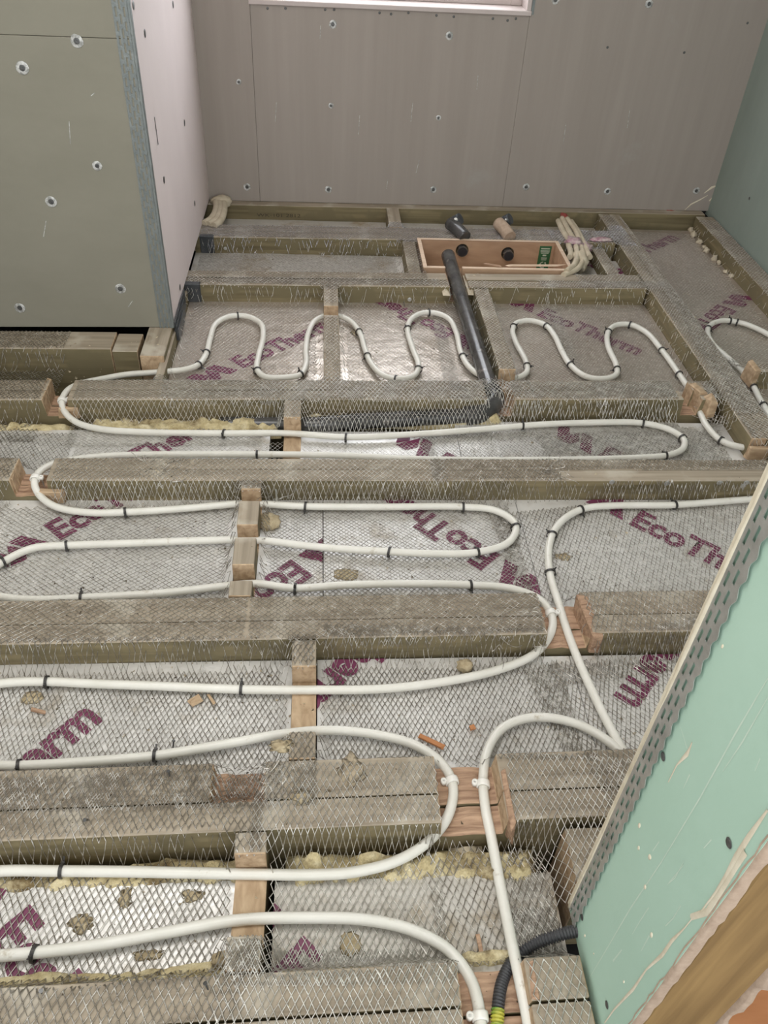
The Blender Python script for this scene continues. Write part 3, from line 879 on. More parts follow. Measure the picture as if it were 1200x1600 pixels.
oE = cE - Vector((math.cos(a_), math.sin(a_), 0)) * TL * .66 - Vector((-math.sin(a_), math.cos(a_), 0)) * CAPH * .37
foil_board('large foil board below the weathered joist, right of the split noggin', -.012, .492, .749, 1.003, [(oE, -133)])
cE = pz(1025, 1037); a_ = math.radians(-133)
oE = cE - Vector((math.cos(a_), math.sin(a_), 0)) * TL * .66 - Vector((-math.sin(a_), math.cos(a_), 0)) * CAPH * .37
foil_board('foil board at right half hidden by the partition', .494, .86, .749, 1.003, [(oE, -133)])
foil_board('bright foil board at bottom left, big cropped lettering', -1.34, -.125, .425, .575, [(o8, -45)])
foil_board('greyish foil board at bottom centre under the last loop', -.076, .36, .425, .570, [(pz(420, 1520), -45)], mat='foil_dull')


# ================================================================ FOAM
def foam(name, label, x0, x1, y0, y1, z, amp, slope=0.0, mat='foam', seed=0.0, cell=.010, freq=34, cat='foam'):
    bm = bmesh.new()
    nx = max(3, int((x1 - x0) / cell)); ny = max(3, int((y1 - y0) / cell))
    g = []
    for j in range(ny + 1):
        row = []
        for i in range(nx + 1):
            x = x0 + (x1 - x0) * i / nx; v = j / ny
            wob = .010 * noise.noise(Vector((x * 9, seed, j * .1)))
            y = y0 + (y1 - y0) * v + wob * (1 - abs(2 * v - 1) * .2) + slope * x
            e = max(0, min(1, min(v, 1 - v) * 4)) * max(0, min(1, min(i, nx - i) / 2))
            c = noise.cell(Vector((x * 70, y * 70, seed)))
            h = abs(noise.noise(Vector((x * freq, y * freq, seed)))) + .5 * abs(noise.noise(Vector((x * freq * 2.4, y * freq * 2.4, seed))))
            row.append(bm.verts.new((x, y, z + e * (amp * (.35 + 1.1 * h)) - (1 - e) * .012)))
        g.append(row)
    for j in range(ny):
        for i in range(nx): bm.faces.new((g[j][i], g[j][i + 1], g[j + 1][i + 1], g[j + 1][i]))
    return tag(bm_obj(name, bm, M[mat], None, True), label, cat)


foam('spray_foam', 'yellow foam strip in front of the far joist, left of the noggin', -.62, -.112, 1.768, 1.838, -.066, .022, .016, seed=1)
foam('spray_foam', 'yellow foam strip behind the black waste pipe run', -.055, .50, 1.800, 1.842, -.060, .024, .016, seed=2)
foam('spray_foam', 'yellow foam strip at the left edge behind the clipped pipe', -1.3, -.665, 1.770, 1.830, -.070, .018, .016, seed=3)
foam('spray_foam', 'brownish foam strip at left below the near joist', -1.3, -.118, .560, .622, -.074, .026, .011, seed=4)
foam('spray_foam', 'wide lumpy yellow foam strip below the near joist at centre', -.062, .345, .548, .624, -.080, .032, .0, seed=5, freq=34)
foam('spray_foam', 'broken foam strip at bottom left before the nearest joist', -1.3, -.118, .418, .464, -.066, .018, .011, seed=6)
foam('spray_foam', 'pale foam strip at bottom centre before the nearest joist', -.076, .20, .420, .448, -.062, .016, .0, seed=7)
foam('spray_foam', 'foam lump by the conduit at bottom right', .19, .30, .430, .462, -.066, .026, .0, seed=8)
foam('spray_foam', 'pale smooth foam bulge behind the double pipe notch',    .205, .262, .590, .628, -.075, .030, .0, 'foam_pale', seed=9, freq=18)
foam('spray_foam', 'pale foam beads where the waste pipe leaves the box', .492, .520, 2.51, 2.665, -.004, .014, .0, 'foam_pale', seed=10, freq=60)
foam('spray_foam', 'pale foam line left of the waste pipe at the box', .404, .428, 2.50, 2.665, -.004, .012, .0, 'foam_pale', seed=11, freq=60)
for k in range(9):
    p = P(1088 + k * 6.5, 360 + k * 9.0, -.055)
    bm = bmesh.new(); bmesh.ops.create_icosphere(bm, subdivisions=2, radius=.006 + rng.random() * .007)
    for v in bm.verts: v.co *= 1 + .9 * noise.noise(v.co * 110 + Vector((k, 0, 0)))
    o = bm_obj('foam_lump', bm, M['foam_pale'], None, True); o.location = (1.536 + rng.uniform(-.012, .004), p.y + rng.uniform(-.02, .02), -.052)
    tag(o, ['first', 'second', 'third', 'fourth', 'fifth', 'sixth', 'seventh', 'eighth', 'nearest'][k] + ' pale foam lump from the back wall, along the joist by the green wall', 'foam', 'foam lumps along the right wall joist')

# ================================================================ PLYWOOD BOX
bx0, bx1, by0, by1 = .352, .892, 2.672, 2.932
bxr = empty('plywood_box', ((bx0 + bx1) / 2, (by0 + by1) / 2, -.11), 'open plywood box with two pipe holes and a green label', 'box')
t_ = .014
q0 = bxr.location


def bpart(name, x0, x1, y0, y1, z0, z1, mat, bev=.0012):
    return box_obj(name, x0 - q0.x, x1 - q0.x, y0 - q0.y, y1 - q0.y, z0 - q0.z, z1 - q0.z, mat, bxr, bev)


ZT, ZB = .006, -.112
bpart('side_board', bx0, bx0 + t_, by0, by1, ZB, ZT, M['ply'])
bpart('side_board', bx1 - t_, bx1, by0, by1, ZB, ZT, M['ply'])
bpart('bottom_board', bx0 + t_, bx1 - t_, by0 + t_, by1 - t_, ZB, ZB + .012, M['ply'])
nx0, nx1 = .430, .490        # gap in the front board where the waste pipe leaves
bpart('front_board', bx0 + t_, nx0, by0, by0 + t_, ZB, ZT, M['ply'])
bpart('front_board', nx1, bx1 - t_, by0, by0 + t_, ZB, ZT, M['ply'])
# back board with two round holes
hc = [on_plane(722, 391, 1, by1 - t_), on_plane(793, 396, 1, by1 - t_)]
bm = bmesh.new()
S = 24; hr = .0245
xm = (hc[0].x + hc[1].x) / 2
for (xa, xb), c in zip(((bx0 + t_, xm), (xm, bx1 - t_)), hc):
    ring = [Vector((c.x + hr * math.cos(2 * math.pi * k / S), 0, c.z + hr * math.sin(2 * math.pi * k / S))) for k in range(S)]

    def border(k):
        a = 2 * math.pi * k / S; dx, dz = math.cos(a), math.sin(a)
        t = min(((xb - c.x) / dx) if dx > 1e-6 else (((xa - c.x) / dx) if dx < -1e-6 else 9), ((ZT - c.z) / dz) if dz > 1e-6 else (((ZB - c.z) / dz) if dz < -1e-6 else 9))
        return Vector((c.x + dx * t, 0, c.z + dz * t))
    for yy_ in (by1 - t_, by1):
        rv = [bm.verts.new((r.x, yy_, r.z)) for r in ring]; bv = [bm.verts.new((border(k).x, yy_, border(k).z)) for k in range(S)]
        for k in range(S): bm.faces.new((rv[k], rv[(k + 1) % S], bv[(k + 1) % S], bv[k]))
        for cx_, cz_ in ((xa, ZB), (xa, ZT), (xb, ZB), (xb, ZT)):   # fill corner triangles
            ks = sorted(range(S), key=lambda k: (border(k) - Vector((cx_, 0, cz_))).length)[:2]
            bm.faces.new((bv[ks[0]], bv[ks[1]], bm.verts.new((cx_, yy_, cz_))))
        if yy_ == by1 - t_: r0 = rv
        else:
            for k in range(S): bm.faces.new((r0[k], r0[(k + 1) % S], rv[(k + 1) % S], rv[k]))
box(bm, bx0 + t_, bx1 - t_, by1 - t_, by1, ZT - .001, ZT)
bm.transform(Matrix.Translation(-q0))
bm_obj('back_board', bm, M['ply'], bxr)
for x0_, x1_, y0_, y1_ in ((bx0, bx0 + t_, by0, by1), (bx1 - t_, bx1, by0, by1), (bx0 + t_, bx1 - t_, by1 - t_, by1), (bx0 + t_, nx0, by0, by0 + t_), (nx1, bx1 - t_, by0, by0 + t_)):
    bpart('edge_band', x0_ + .0003, x1_ - .0003, y0_ + .0003, y1_ - .0003, ZT - .001, ZT + .0012, M['ply_edge'], 0)
# green label on the inner back face
lt, lb = on_plane(849, 396, 1, by1 - t_), None
gl = bpart('green_label', .822, .868, by1 - t_ - .0008, by1 - t_ - .0001, -.100, -.008, M['green_label'], 0)
bm = bmesh.new()
for k, (wd, zz, hh) in enumerate([(.034, -.018, .0022), (.036, -.026, .0012), (.034, -.031, .0012), (.03, -.036, .0012), (.014, -.044, .003), (.022, -.054, .001), (.022, -.058, .001), (.020, -.062, .001)]):
    box(bm, .845 - wd / 2, .845 + wd / 2, by1 - t_ - .0013, by1 - t_ - .0009, zz - hh, zz + hh)
for k in range(3):   # recycling arrows
    a0 = math.radians(90 + 120 * k)
    for s in range(4):
        a, b2 = a0 + s * .42, a0 + s * .42 + .40
        if s == 3: ro, ri = .0165, .0065
        else: ro, ri = .0135, .0095
        vv = [bm.verts.new((.845 + r * math.cos(t), by1 - t_ - .0012, -.082 + r * math.sin(t))) for r, t in ((ri, a), (ro, a), (ro if s < 3 else (ro + ri) / 2, b2), (ri if s < 3 else (ro + ri) / 2, b2))]
        try: bm.faces.new(vv)
        except Exception: pass
bm.transform(Matrix.Translation(-q0)); o = bm_obj('label_print', bm, M['label_ink'], gl)
raise_rect(bx0, (by0 + by1) / 2, bx1, (by0 + by1) / 2, by1 - by0, 0.0)
# pipe stubs through the holes with elbows behind
for k, c in enumerate(hc):
    root = empty('pipe_stub', (c.x, by1, c.z), ('left' if k == 0 else 'right') + ' black pipe stub through the back of the plywood box, elbow behind', 'pipe')
    L_ = lambda pts: [Vector(p) - root.location for p in pts]
    pth = spline(L_([(c.x, by1 - .040 if k else by1 - .030, c.z), (c.x, by1 + .02, c.z), (c.x - .006, by1 + .10, c.z + .004)]), .01)
    # open-ended sleeve: outer and inner wall
    tube('stub_sleeve', pth, .0195, M['waste'], root, 20, caps=False)
    tube('stub_bore', pth[0:8] + np.array([0, .001, 0]), .0165, M['bore'], root, 20, caps=True)
    S2 = 20; bm = bmesh.new(); p0 = pth[0]
    ra = [bm.verts.new((p0[0] + r * math.cos(2 * math.pi * q / S2), p0[1], p0[2] + r * math.sin(2 * math.pi * q / S2))) for r in (.0195, .0165) for q in range(S2)]
    for q in range(S2): bm.faces.new((ra[q], ra[(q + 1) % S2], ra[S2 + (q + 1) % S2], ra[S2 + q]))
    bm_obj('stub_rim', bm, M['waste'], root)
    # elbow rising behind the box, over the far joist
    e0 = P(727 if k == 0 else 797, 371, .012); e1 = P(703 if k == 0 else 779, 349, .03); e2 = P(697 if k == 0 else 775, 342, .055)
    pe = spline(L_([e0, (e0 + e1) / 2 + Vector((0, 0, .004)), e1]), .008)
    tube('elbow_pipe', pe, .024, M['waste'] if k == 0 else M['gypsum'], root, 16)
    cc = P(712 if k == 0 else 790, 346, .035)
    pc = spline(L_([cc + Vector((-.012, .01, -.01)), cc + Vector((.016, -.005, .014))]), .006)
    tube('black_cap', pc, .021, M['tape'], root, 16)
    bm = bmesh.new(); bmesh.ops.create_icosphere(bm, subdivisions=2, radius=.008 if k == 0 else .006)
    o = bm_obj('screw_head', bm, M['clip'] if k == 0 else M['bead'], root, True); o.location = cc - root.location + Vector((-.004, -.02, .014))

# wood shavings in the box
for k, (x, y, L, a) in enumerate([(.76, 2.700, .20, .05), (.60, 2.697, .06, -.35)]):
    o = splinter('wood_sliver', ['long pale sliver lying on the front rim of the plywood box', 'dark short sliver lying on the front rim of the plywood box'][k], Vector((x, y, .0085)), L, .010, .004, a, 'ply_edge' if k == 0 else 'splint', 'sliver')

# ================================================================ BLACK WASTE PIPE
WPZ = -.036
wpath = spline([P(700, 399, .004), P(716, 452, -.012), P(738, 520, -.024), P(760, 588, -.030), P(768, 612, -.032)], .012)
wr_ = empty('waste_pipe', (wpath[-1][0], wpath[-1][1], -.06), 'black waste pipe from the plywood box, elbow turning left under lath', 'pipe')
off = np.array(wr_.location)
tube('long_pipe', wpath - off, .0245, M['waste'], wr_, 22)
c0 = wpath[-1]
elb = spline([c0 + (wpath[-1] - wpath[-2]) * -.5, c0 + np.array([.004, -.035, -.006]), P(752, 646, -.045), P(725, 651, -.048)], .006)
tube('elbow', elb - off, .029, M['waste'], wr_, 22)
e1_ = np.array(P(735, 650, -.048))
run = spline([e1_, P(640, 654, -.048), P(560, 658, -.050), P(488, 664, -.054), P(440, 664, -.064), P(345, 664, -.072)], .02)
tube('short_pipe', run - off, .0225, M['waste'], wr_, 20)
raise_rect(wpath[-3][0], wpath[-3][1], c0[0] + .005, c0[1] - .05, .058, -.004)
raise_rect(P(480, 664, -.05).x, P(480, 664, -.05).y, e1_[0] + .03, e1_[1], .05, -.026)

# ================================================================ LATH
def dilate(A, r):
    out = A.copy()
    for ax in (0, 1):
        src = out.copy()
        for s in range(1, r + 1):
            out = np.maximum(out, np.roll(src, s, ax)); out = np.maximum(out, np.roll(src, -s, ax))
    return out


def blur(A, r):
    for ax in (0, 1):
        acc = np.zeros_like(A)
        for s in range(-r, r + 1): acc += np.roll(A, s, ax)
        A = acc / (2 * r + 1)
    return A


HD = blur(blur(dilate(H, 3), 2), 2)
HD = np.maximum(HD, H)


def sample(x, y):
    fx = np.clip((x - GX0) / GS, 0, len(gx) - 2); fy = np.clip((y - GY0) / GS, 0, len(gy) - 2)
    i = fx.astype(int); j = fy.astype(int); a = fx - i; b2 = fy - j
    return HD[j, i] * (1 - a) * (1 - b2) + HD[j, i + 1] * a * (1 - b2) + HD[j + 1, i] * (1 - a) * b2 + HD[j + 1, i + 1] * a * b2


def smooth_noise(x, y, f, seed):
    r = np.random.default_rng(seed); s = np.zeros_like(x)
    for k in range(5):
        a, b2, c, d = r.uniform(-1, 1, 4)
        s += np.sin((a * x + b2 * y) * f * 6 + c * 9) * np.cos((d * x - a * y) * f * 5 + b2 * 7)
    return s / 5


EXC = [  # bare places: (x0, x1, y0, y1)
    (-.735, -.66, 1.80, 1.95), (-.725, -.635, 1.46, 1.578), (.437, .535, .985, 1.125), (.186, .296, .615, .75), (.184, .282, .30, .43),
    (.352, .892, 2.672, 2.932), (.997, 1.09, 1.80, 1.94),
    (P(384, 840).x - .028, P(384, 840).x + .030, 1.115, yy(384, 785)), (P(384, 840).x - .028, P(384, 840).x + .030, yy(384, 785), yy(384, 765)),
    (P(456, 660).x - .028, P(456, 660).x + .028, 1.56, yy(456, 652)),
    (P(475, 1030).x - .032, P(475, 1030).x + .027, yy(475, 1143), yy(475, 1041)), (P(390, 1340).x - .030, P(390, 1340).x + .030, yy(390, 1462), yy(390, 1334)),
    (.002, .052, yy(517, 494), yy(517, 474)), (.578, 1.70, 1.487, 1.531), (1.09, 1.135, 1.60, 1.76)]


def lath(label, cx, cy, wx, wy, du, dv, rot=0.0, seed=0, lift=.0016, wid=.0013, wob=1.0, mat='lath', steep_ok=False):
    """expanded metal sheet: staggered strands draped over the floor build-up"""
    g_ = 1.13 if cy < 2.2 else 1.36
    du *= g_; dv *= g_
    nu = int(wx / (du / 2)); nv = int(wy / (dv / 2))
    I, J = np.meshgrid(np.arange(nu + 1), np.arange(nv + 1), indexing='ij')
    u = I * du / 2 - wx / 2; v = J * dv / 2 - wy / 2
    u = u + smooth_noise(u, v, 1.5, seed) * .003 * wob; v = v + smooth_noise(u, v, 1.4, seed + 5) * .004 * wob
    r = np.random.default_rng(seed)
    u = u + r.normal(0, .00035, u.shape); v = v + r.normal(0, .0005, v.shape)
    c, s = math.cos(rot), math.sin(rot)
    x = cx + u * c - v * s; y = cy + u * s + v * c
    z = sample(x, y) + lift + .0012 * (1 + smooth_noise(x, y, 5, seed + 9)) + r.uniform(0, .0006, x.shape)
    V = np.stack([x, y, z], -1)
    par = (I + J) % 2 == 0
    A, B = [], []
    m1 = par[:-1, :-1]
    A.append(V[:-1, :-1][m1]); B.append(V[1:, 1:][m1])
    m2 = ~par[:-1, :-1]          # the other diagonal joins (i+1,j) and (i,j+1)
    A.append(V[1:, :-1][m2]); B.append(V[:-1, 1:][m2])
    A = np.concatenate(A); B = np.concatenate(B)
    mid = (A + B) / 2
    keep = np.ones(len(A), bool)
    for x0, x1, y0, y1 in EXC:
        keep &= ~((mid[:, 0] > x0) & (mid[:, 0] < x1) & (mid[:, 1] > y0) & (mid[:, 1] < y1))
    keep &= (mid[:, 0] < 1.615) & ~((mid[:, 0] > .355) & (mid[:, 1] < .515)) & (mid[:, 1] < 3.255) & ~((mid[:, 0] < -.447) & (mid[:, 1] > 2.203))
    steep = np.abs(A[:, 2] - B[:, 2]) / np.linalg.norm(A - B, axis=1) > .5
    far = np.clip((mid[:, 1] - 1.6) / .8, 0, 1)
    if not steep_ok: keep &= ~(steep & (r.random(len(A)) < .38 + .45 * far))
    keep &= r.random(len(A)) > .006
    A = A[keep]; B = B[keep]; n = len(A)
    D = B - A; L = np.linalg.norm(D, axis=1)[:, None]; D /= L
    side = np.sign(D[:, 0])[:, None]
    up = np.array([0.0, 0.55, 1.0]) / 1.14 + r.normal(0, .12, (n, 3))
    S = np.cross(D, up); S /= np.linalg.norm(S, axis=1)[:, None]
    N = np.cross(S, D)
    hw = wid / 2
    A = A - D * hw * .6; B = B + D * hw * .6
    offs = [S * hw + N * .0002, -S * hw + N * .0002, N * (-.0007)]
    verts = np.empty((n, 6, 3), 'f')
    for k in range(3):
        verts[:, k] = A + offs[k]; verts[:, 3 + k] = B + offs[k]
    base = (np.arange(n) * 6)[:, None]
    faces = np.concatenate([base + np.array([[0, 1, 4, 3]]), base + np.array([[1, 2, 5, 4]]), base + np.array([[2, 0, 3, 5]])], 1).reshape(-1, 4)
    me = bpy.data.meshes.new('metal_lath')
    me.vertices.add(n * 6); me.vertices.foreach_set('co', verts.ravel())
    nf = len(faces)
    me.loops.add(nf * 4); me.loops.foreach_set('vertex_index', faces.ravel().astype('i'))
    me.polygons.add(nf); me.polygons.foreach_set('loop_start', np.arange(0, nf * 4, 4, dtype='i')); me.polygons.foreach_set('loop_total', np.full(nf, 4, 'i'))
    me.update()
    o = link('metal_lath', me, None, [M[mat]])
    tag(o, label, 'metal lath')
    return n


tot = 0
LATHS = [
    ('expanded metal lath over the foil by the left side wall', (-.44, .40), (1.83, 2.585), .0095, .015, .02),
    ('expanded metal lath over the floor around the waste pipe foot', (.36, .80), (1.83, 2.585), .0095, .013, -.03),
    ('expanded metal lath under the two right pipe loops', (.76, 1.235), (1.78, 2.60), .0085, .0125, .03),
    ('shining strip of lath along the farthest joist', (-.45, 1.20), (2.90, 3.10), .010, .012, .02),
    ('lath over the foil behind the left part of the box', (-.45, .36), (2.50, 2.93), .010, .014, .0),
    ('lath at the far right corner beside the box', (.88, 1.20), (2.55, 3.22), .009, .013, .04),
    ('lath draped down the right bay by the green wall', (1.17, 1.62), (1.60, 3.20), .010, .012, -.05),
    ('lath over the dark recess under the left boxed wall', (-1.34, -.74), (1.72, 2.20), .010, .014, .0),
    ('stretched strip of lath on the joist behind the left clip', (-.665, -.16), (1.70, 1.99), .0120, .010, .02),
    ('lath patch wrapped round the waste pipe elbow', (-.17, .59), (1.745, 1.955), .0100, .019, -.02),
    ('lath along the right part of the far joist', (.58, 1.12), (1.66, 1.94), .0085, .012, .01),
    ('lath strip over the foil at the left edge', (-1.34, -.635), (1.46, 1.76), .010, .015, .0),
    ('crumpled strip of lath along the middle left joist', (-.63, .30), (1.44, 1.72), .0115, .014, .01),
    ('lath over the oval pipe loop at right', (.26, 1.15), (1.47, 1.78), .0090, .0135, .02),
    ('wide-diamond lath on the bright foil left of the notched noggin', (-1.34, -.146), (1.0, 1.49), .0130, .0100, .0),
    ('lath on the foil at the picture centre', (-.148, .46), (1.0, 1.49), .0110, .0100, .02),
    ('lath skewed over the foil above the bead at right', (.42, 1.30), (.98, 1.49), .0095, .0150, .12),
    ('lath over bright foil at left, below the weathered joist', (-1.34, -.012), (.66, 1.015), .0088, .0165, .0),
    ('lath over the large foil board at centre right', (-.005, .47), (.74, 1.03), .0088, .0165, -.04),
    ('lath half hidden by the partition at right', (.43, .86), (.62, 1.02), .0088, .0150, .22),
    ('lath on the near joist at left', (-1.34, -.09), (.40, .72), .0095, .0165, .03),
    ('bright lath sheet on the near joist at centre', (-.115, .187), (.40, .745), .0098, .0175, -.02),
    ('lath on the near joist right of the double notch', (.296, .60), (.44, .74), .0095, .0170, -.10),
    ('lath over the bottom left corner', (-1.34, -.10), (.28, .44), .0098, .0175, .02),
    ('second overlapping lath over the nearest joist at centre', (-.15, .186), (.28, .47), .0098, .0175, -.03),
    ('lath over the greyish foil between the last loop and the hooked pipe', (.165, .36), (.425, .625), .0105, .0175, .06),
    ('lath at the bottom by the conduit', (.276, .36), (.28, .52), .0110, .0190, .05),
]
for k, (lab, (x0, x1), (y0, y1), du, dv, rot) in enumerate(LATHS):
    tot += lath(lab, (x0 + x1) / 2, (y0 + y1) / 2, x1 - x0, y1 - y0, du, dv, rot, seed=20 + k, wid=.0022 if k == 3 else (.0018 if y0 > 1.7 else .00165), mat='lath_sky_tint' if k == 3 else ('lath_silver' if k in (0, 1, 2, 5, 6, 8, 9, 10, 12, 21, 22, 24, 26) else 'lath'), steep_ok=k in (8, 9, 12, 21, 22, 24, 26))
print('lath strands', tot)

# ================================================================ HEATING PIPES
PR = .0085
Z0 = -.045


def Q(px, py, z=Z0): return P(px, py, z)


A_pts = [(1290, 712), (1200, 703), (1160, 699), (1128, 689), (1104, 665), (1085, 622), (1062, 586), (1034, 547), (1008, 518), (984, 507), (962, 508), (950, 520), (950, 541), (963, 571), (962, 586), (940, 592), (915, 588),
         (892, 571), (878, 549), (866, 524), (852, 508), (830, 501), (808, 504), (801, 517), (806, 535), (822, 566), (822, 583), (805, 591), (780, 592), (750, 586), (732, 572), (720, 550), (713, 520), (700, 497), (680, 489),
         (660, 489), (642, 499), (637, 517), (645, 545), (654, 572), (645, 588), (620, 592), (598, 586), (580, 568), (570, 545), (562, 520), (545, 500), (517, 492), (495, 499), (482, 520), (478, 548), (478, 570), (468, 586),
         (440, 590), (415, 589), (402, 578), (404, 556), (411, 527), (407, 505), (385, 494), (360, 494), (338, 505), (328, 530), (322, 553), (308, 571), (285, 578), (240, 582), (200, 585, -.045), (160, 592, -.040),
         (125, 600, -.024), (106, 610, -.016), (97, 626, -.020), (101, 643, -.032), (120, 660, -.043), (155, 670), (220, 675), (350, 677), (450, 677), (541, 683), (640, 679), (750, 671), (850, 663), (940, 660), (1003, 661),
         (1045, 671), (1068, 686), (1066, 702), (1040, 712), (1000, 715), (900, 718), (760, 719), (640, 717), (540, 712), (400, 710), (260, 710), (160, 713, -.044), (110, 719, -.036), (76, 728, -.024), (58, 742, -.016), (54, 757, -.020),
         (63, 775, -.034), (88, 792, -.044), (140, 801), (200, 800), (280, 795), (375, 787), (400, 787), (475, 791), (600, 792), (725, 792), (775, 798), (805, 819), (795, 847), (745, 863), (680, 865), (610, 862), (500, 855),
         (400, 844), (300, 845), (200, 849), (108, 852), (50, 857), (5, 878), (-30, 903), (-20, 925), (20, 935), (70, 937), (130, 934), (250, 927), (350, 916), (400, 912), (460, 919), (540, 914), (650, 912), (735, 914),
         (800, 920), (842, 936), (862, 962, -.040), (861, 988, -.040), (836, 1021), (780, 1046), (700, 1064), (600, 1076), (480, 1078), (378, 1077), (250, 1072), (140, 1068), (73, 1065), (0, 1068), (-70, 1085), (-110, 1130),
         (-80, 1180), (0, 1196), (60, 1195), (150, 1189), (240, 1181), (350, 1163), (440, 1147), (520, 1141), (600, 1150), (650, 1165), (690, 1193, -.042), (708, 1230, -.036), (700, 1275, -.040), (670, 1314), (620, 1345), (550, 1363),
         (480, 1367), (400, 1366), (200, 1362), (90, 1361), (0, 1361), (-90, 1372), (-130, 1430), (-80, 1490), (0, 1493), (60, 1488), (150, 1477), (250, 1459), (370, 1438), (480, 1434), (570, 1437), (640, 1452), (700, 1484),
         (735, 1530, -.042), (749, 1580, -.036), (752, 1640, -.036), (754, 1700)]
B_pts = [(1290, 772), (1200, 778), (1120, 784), (1050, 789), (960, 790), (915, 794), (885, 808), (865, 831), (857, 862), (860, 900), (872, 940), (886, 985, -.042), (903, 1030), (930, 1090), (955, 1140), (978, 1180), (1030, 1250), (1090, 1300)]
C_pts = [(1010, 1220), (985, 1190), (955, 1162), (915, 1137), (870, 1123), (825, 1122), (785, 1138), (763, 1170), (755, 1215, -.038), (758, 1260, -.038), (768, 1310), (782, 1385), (797, 1460, -.034), (812, 1530, -.026), (826, 1600, -.030), (835, 1660)]
D_pts = [(1290, 640), (1245, 570), (1215, 533), (1190, 517), (1160, 505), (1130, 501), (1110, 508), (1106, 522), (1116, 540), (1135, 557), (1160, 580), (1175, 600), (1192, 632), (1225, 680), (1290, 735)]


def pipe(label, pts):
    path = spline([Q(*p) for p in pts], .008)
    o = empty('heating_pipe', tuple(path[0]), label, 'pipe')
    tb = tube('pipe_tube', path - path[0], PR, M['pipe'], o, 14)
    return path


paths = [pipe('long white heating pipe snaking in loops across the whole floor', A_pts),
         pipe('white heating pipe from the right edge curving down to the partition bead', B_pts),
         pipe('white heating pipe in a hook shape beside the corrugated conduit', C_pts),
         pipe('white heating pipe looping in the right bay by the green wall', D_pts)]
# sleeve from the tube up: pipes as single meshes
for o in [q for q in COL.objects if q.name.startswith('heating_pipe')]:
    ch = [c for c in COL.objects if c.parent == o][0]
    me = ch.data; loc = o.location.copy(); props = dict(o.items())
    bpy.data.objects.remove(ch); nm = o.name; bpy.data.objects.remove(o)
    me.name = 'heating_pipe'; n_ = bpy.data.objects.new('heating_pipe', me); n_.location = loc; COL.objects.link(n_)
    for k_, v_ in props.items(): n_[k_] = v_


def project(p):
    c = RM.T @ (np.asarray(p) - np.array([0, 0, CAM_H]))
    return np.array([600 + F_PX * c[0] / -c[2], 800 - F_PX * c[1] / -c[2]])


PP = [np.array([project(q) for q in pth]) for pth in paths]


def nearest(px, py):
    best = None
    for k, pr in enumerate(PP):
        d = np.hypot(pr[:, 0] - px, pr[:, 1] - py); i = int(d.argmin())
        if best is None or d[i] < best[0]: best = (d[i], k, i)
    _, k, i = best
    pth = paths[k]; i = min(max(i, 1), len(pth) - 2)
    t = pth[i + 1] - pth[i - 1]; t[2] *= .5; t /= np.linalg.norm(t)
    return Vector(pth[i]), Vector(t)


# cable tie prototype: strap loop round pipe and lath, head, tail
def strap_bm():
    bm = bmesh.new(); S = 26; hw = .0027; rings = []
    for k in range(S):
        a = 2 * math.pi * k / S
        ry = PR + .0012; rz = PR + .0016
        y = ry * math.cos(a); z = rz * math.sin(a) - (.003 if math.sin(a) < 0 else 0) * -math.sin(a) * 1
        y2 = (ry + .0014) * math.cos(a); z2 = (rz + .0014) * math.sin(a) - (.003 if math.sin(a) < 0 else 0) * -math.sin(a)
        rings.append([bm.verts.new((-hw, y, z)), bm.verts.new((hw, y, z)), bm.verts.new((hw, y2, z2)), bm.verts.new((-hw, y2, z2))])
    for k in range(S):
        a, b2 = rings[k], rings[(k + 1) % S]
        for q in range(4): bm.faces.new((a[q], a[(q + 1) % 4], b2[(q + 1) % 4], b2[q]))
    return bm


def head_bm():
    bm = bmesh.new()
    box(bm, -.0028, .0028, PR + .0008, PR + .0058, -.0052, .0006)
    bmesh.ops.bevel(bm, geom=list(bm.edges), offset=.0007, segments=1, affect='EDGES')
    return bm


def tail_bm():
    bm = bmesh.new()
    box(bm, -.0016, .0016, PR + .005, PR + .0125, -.0030, -.0018)
    return bm


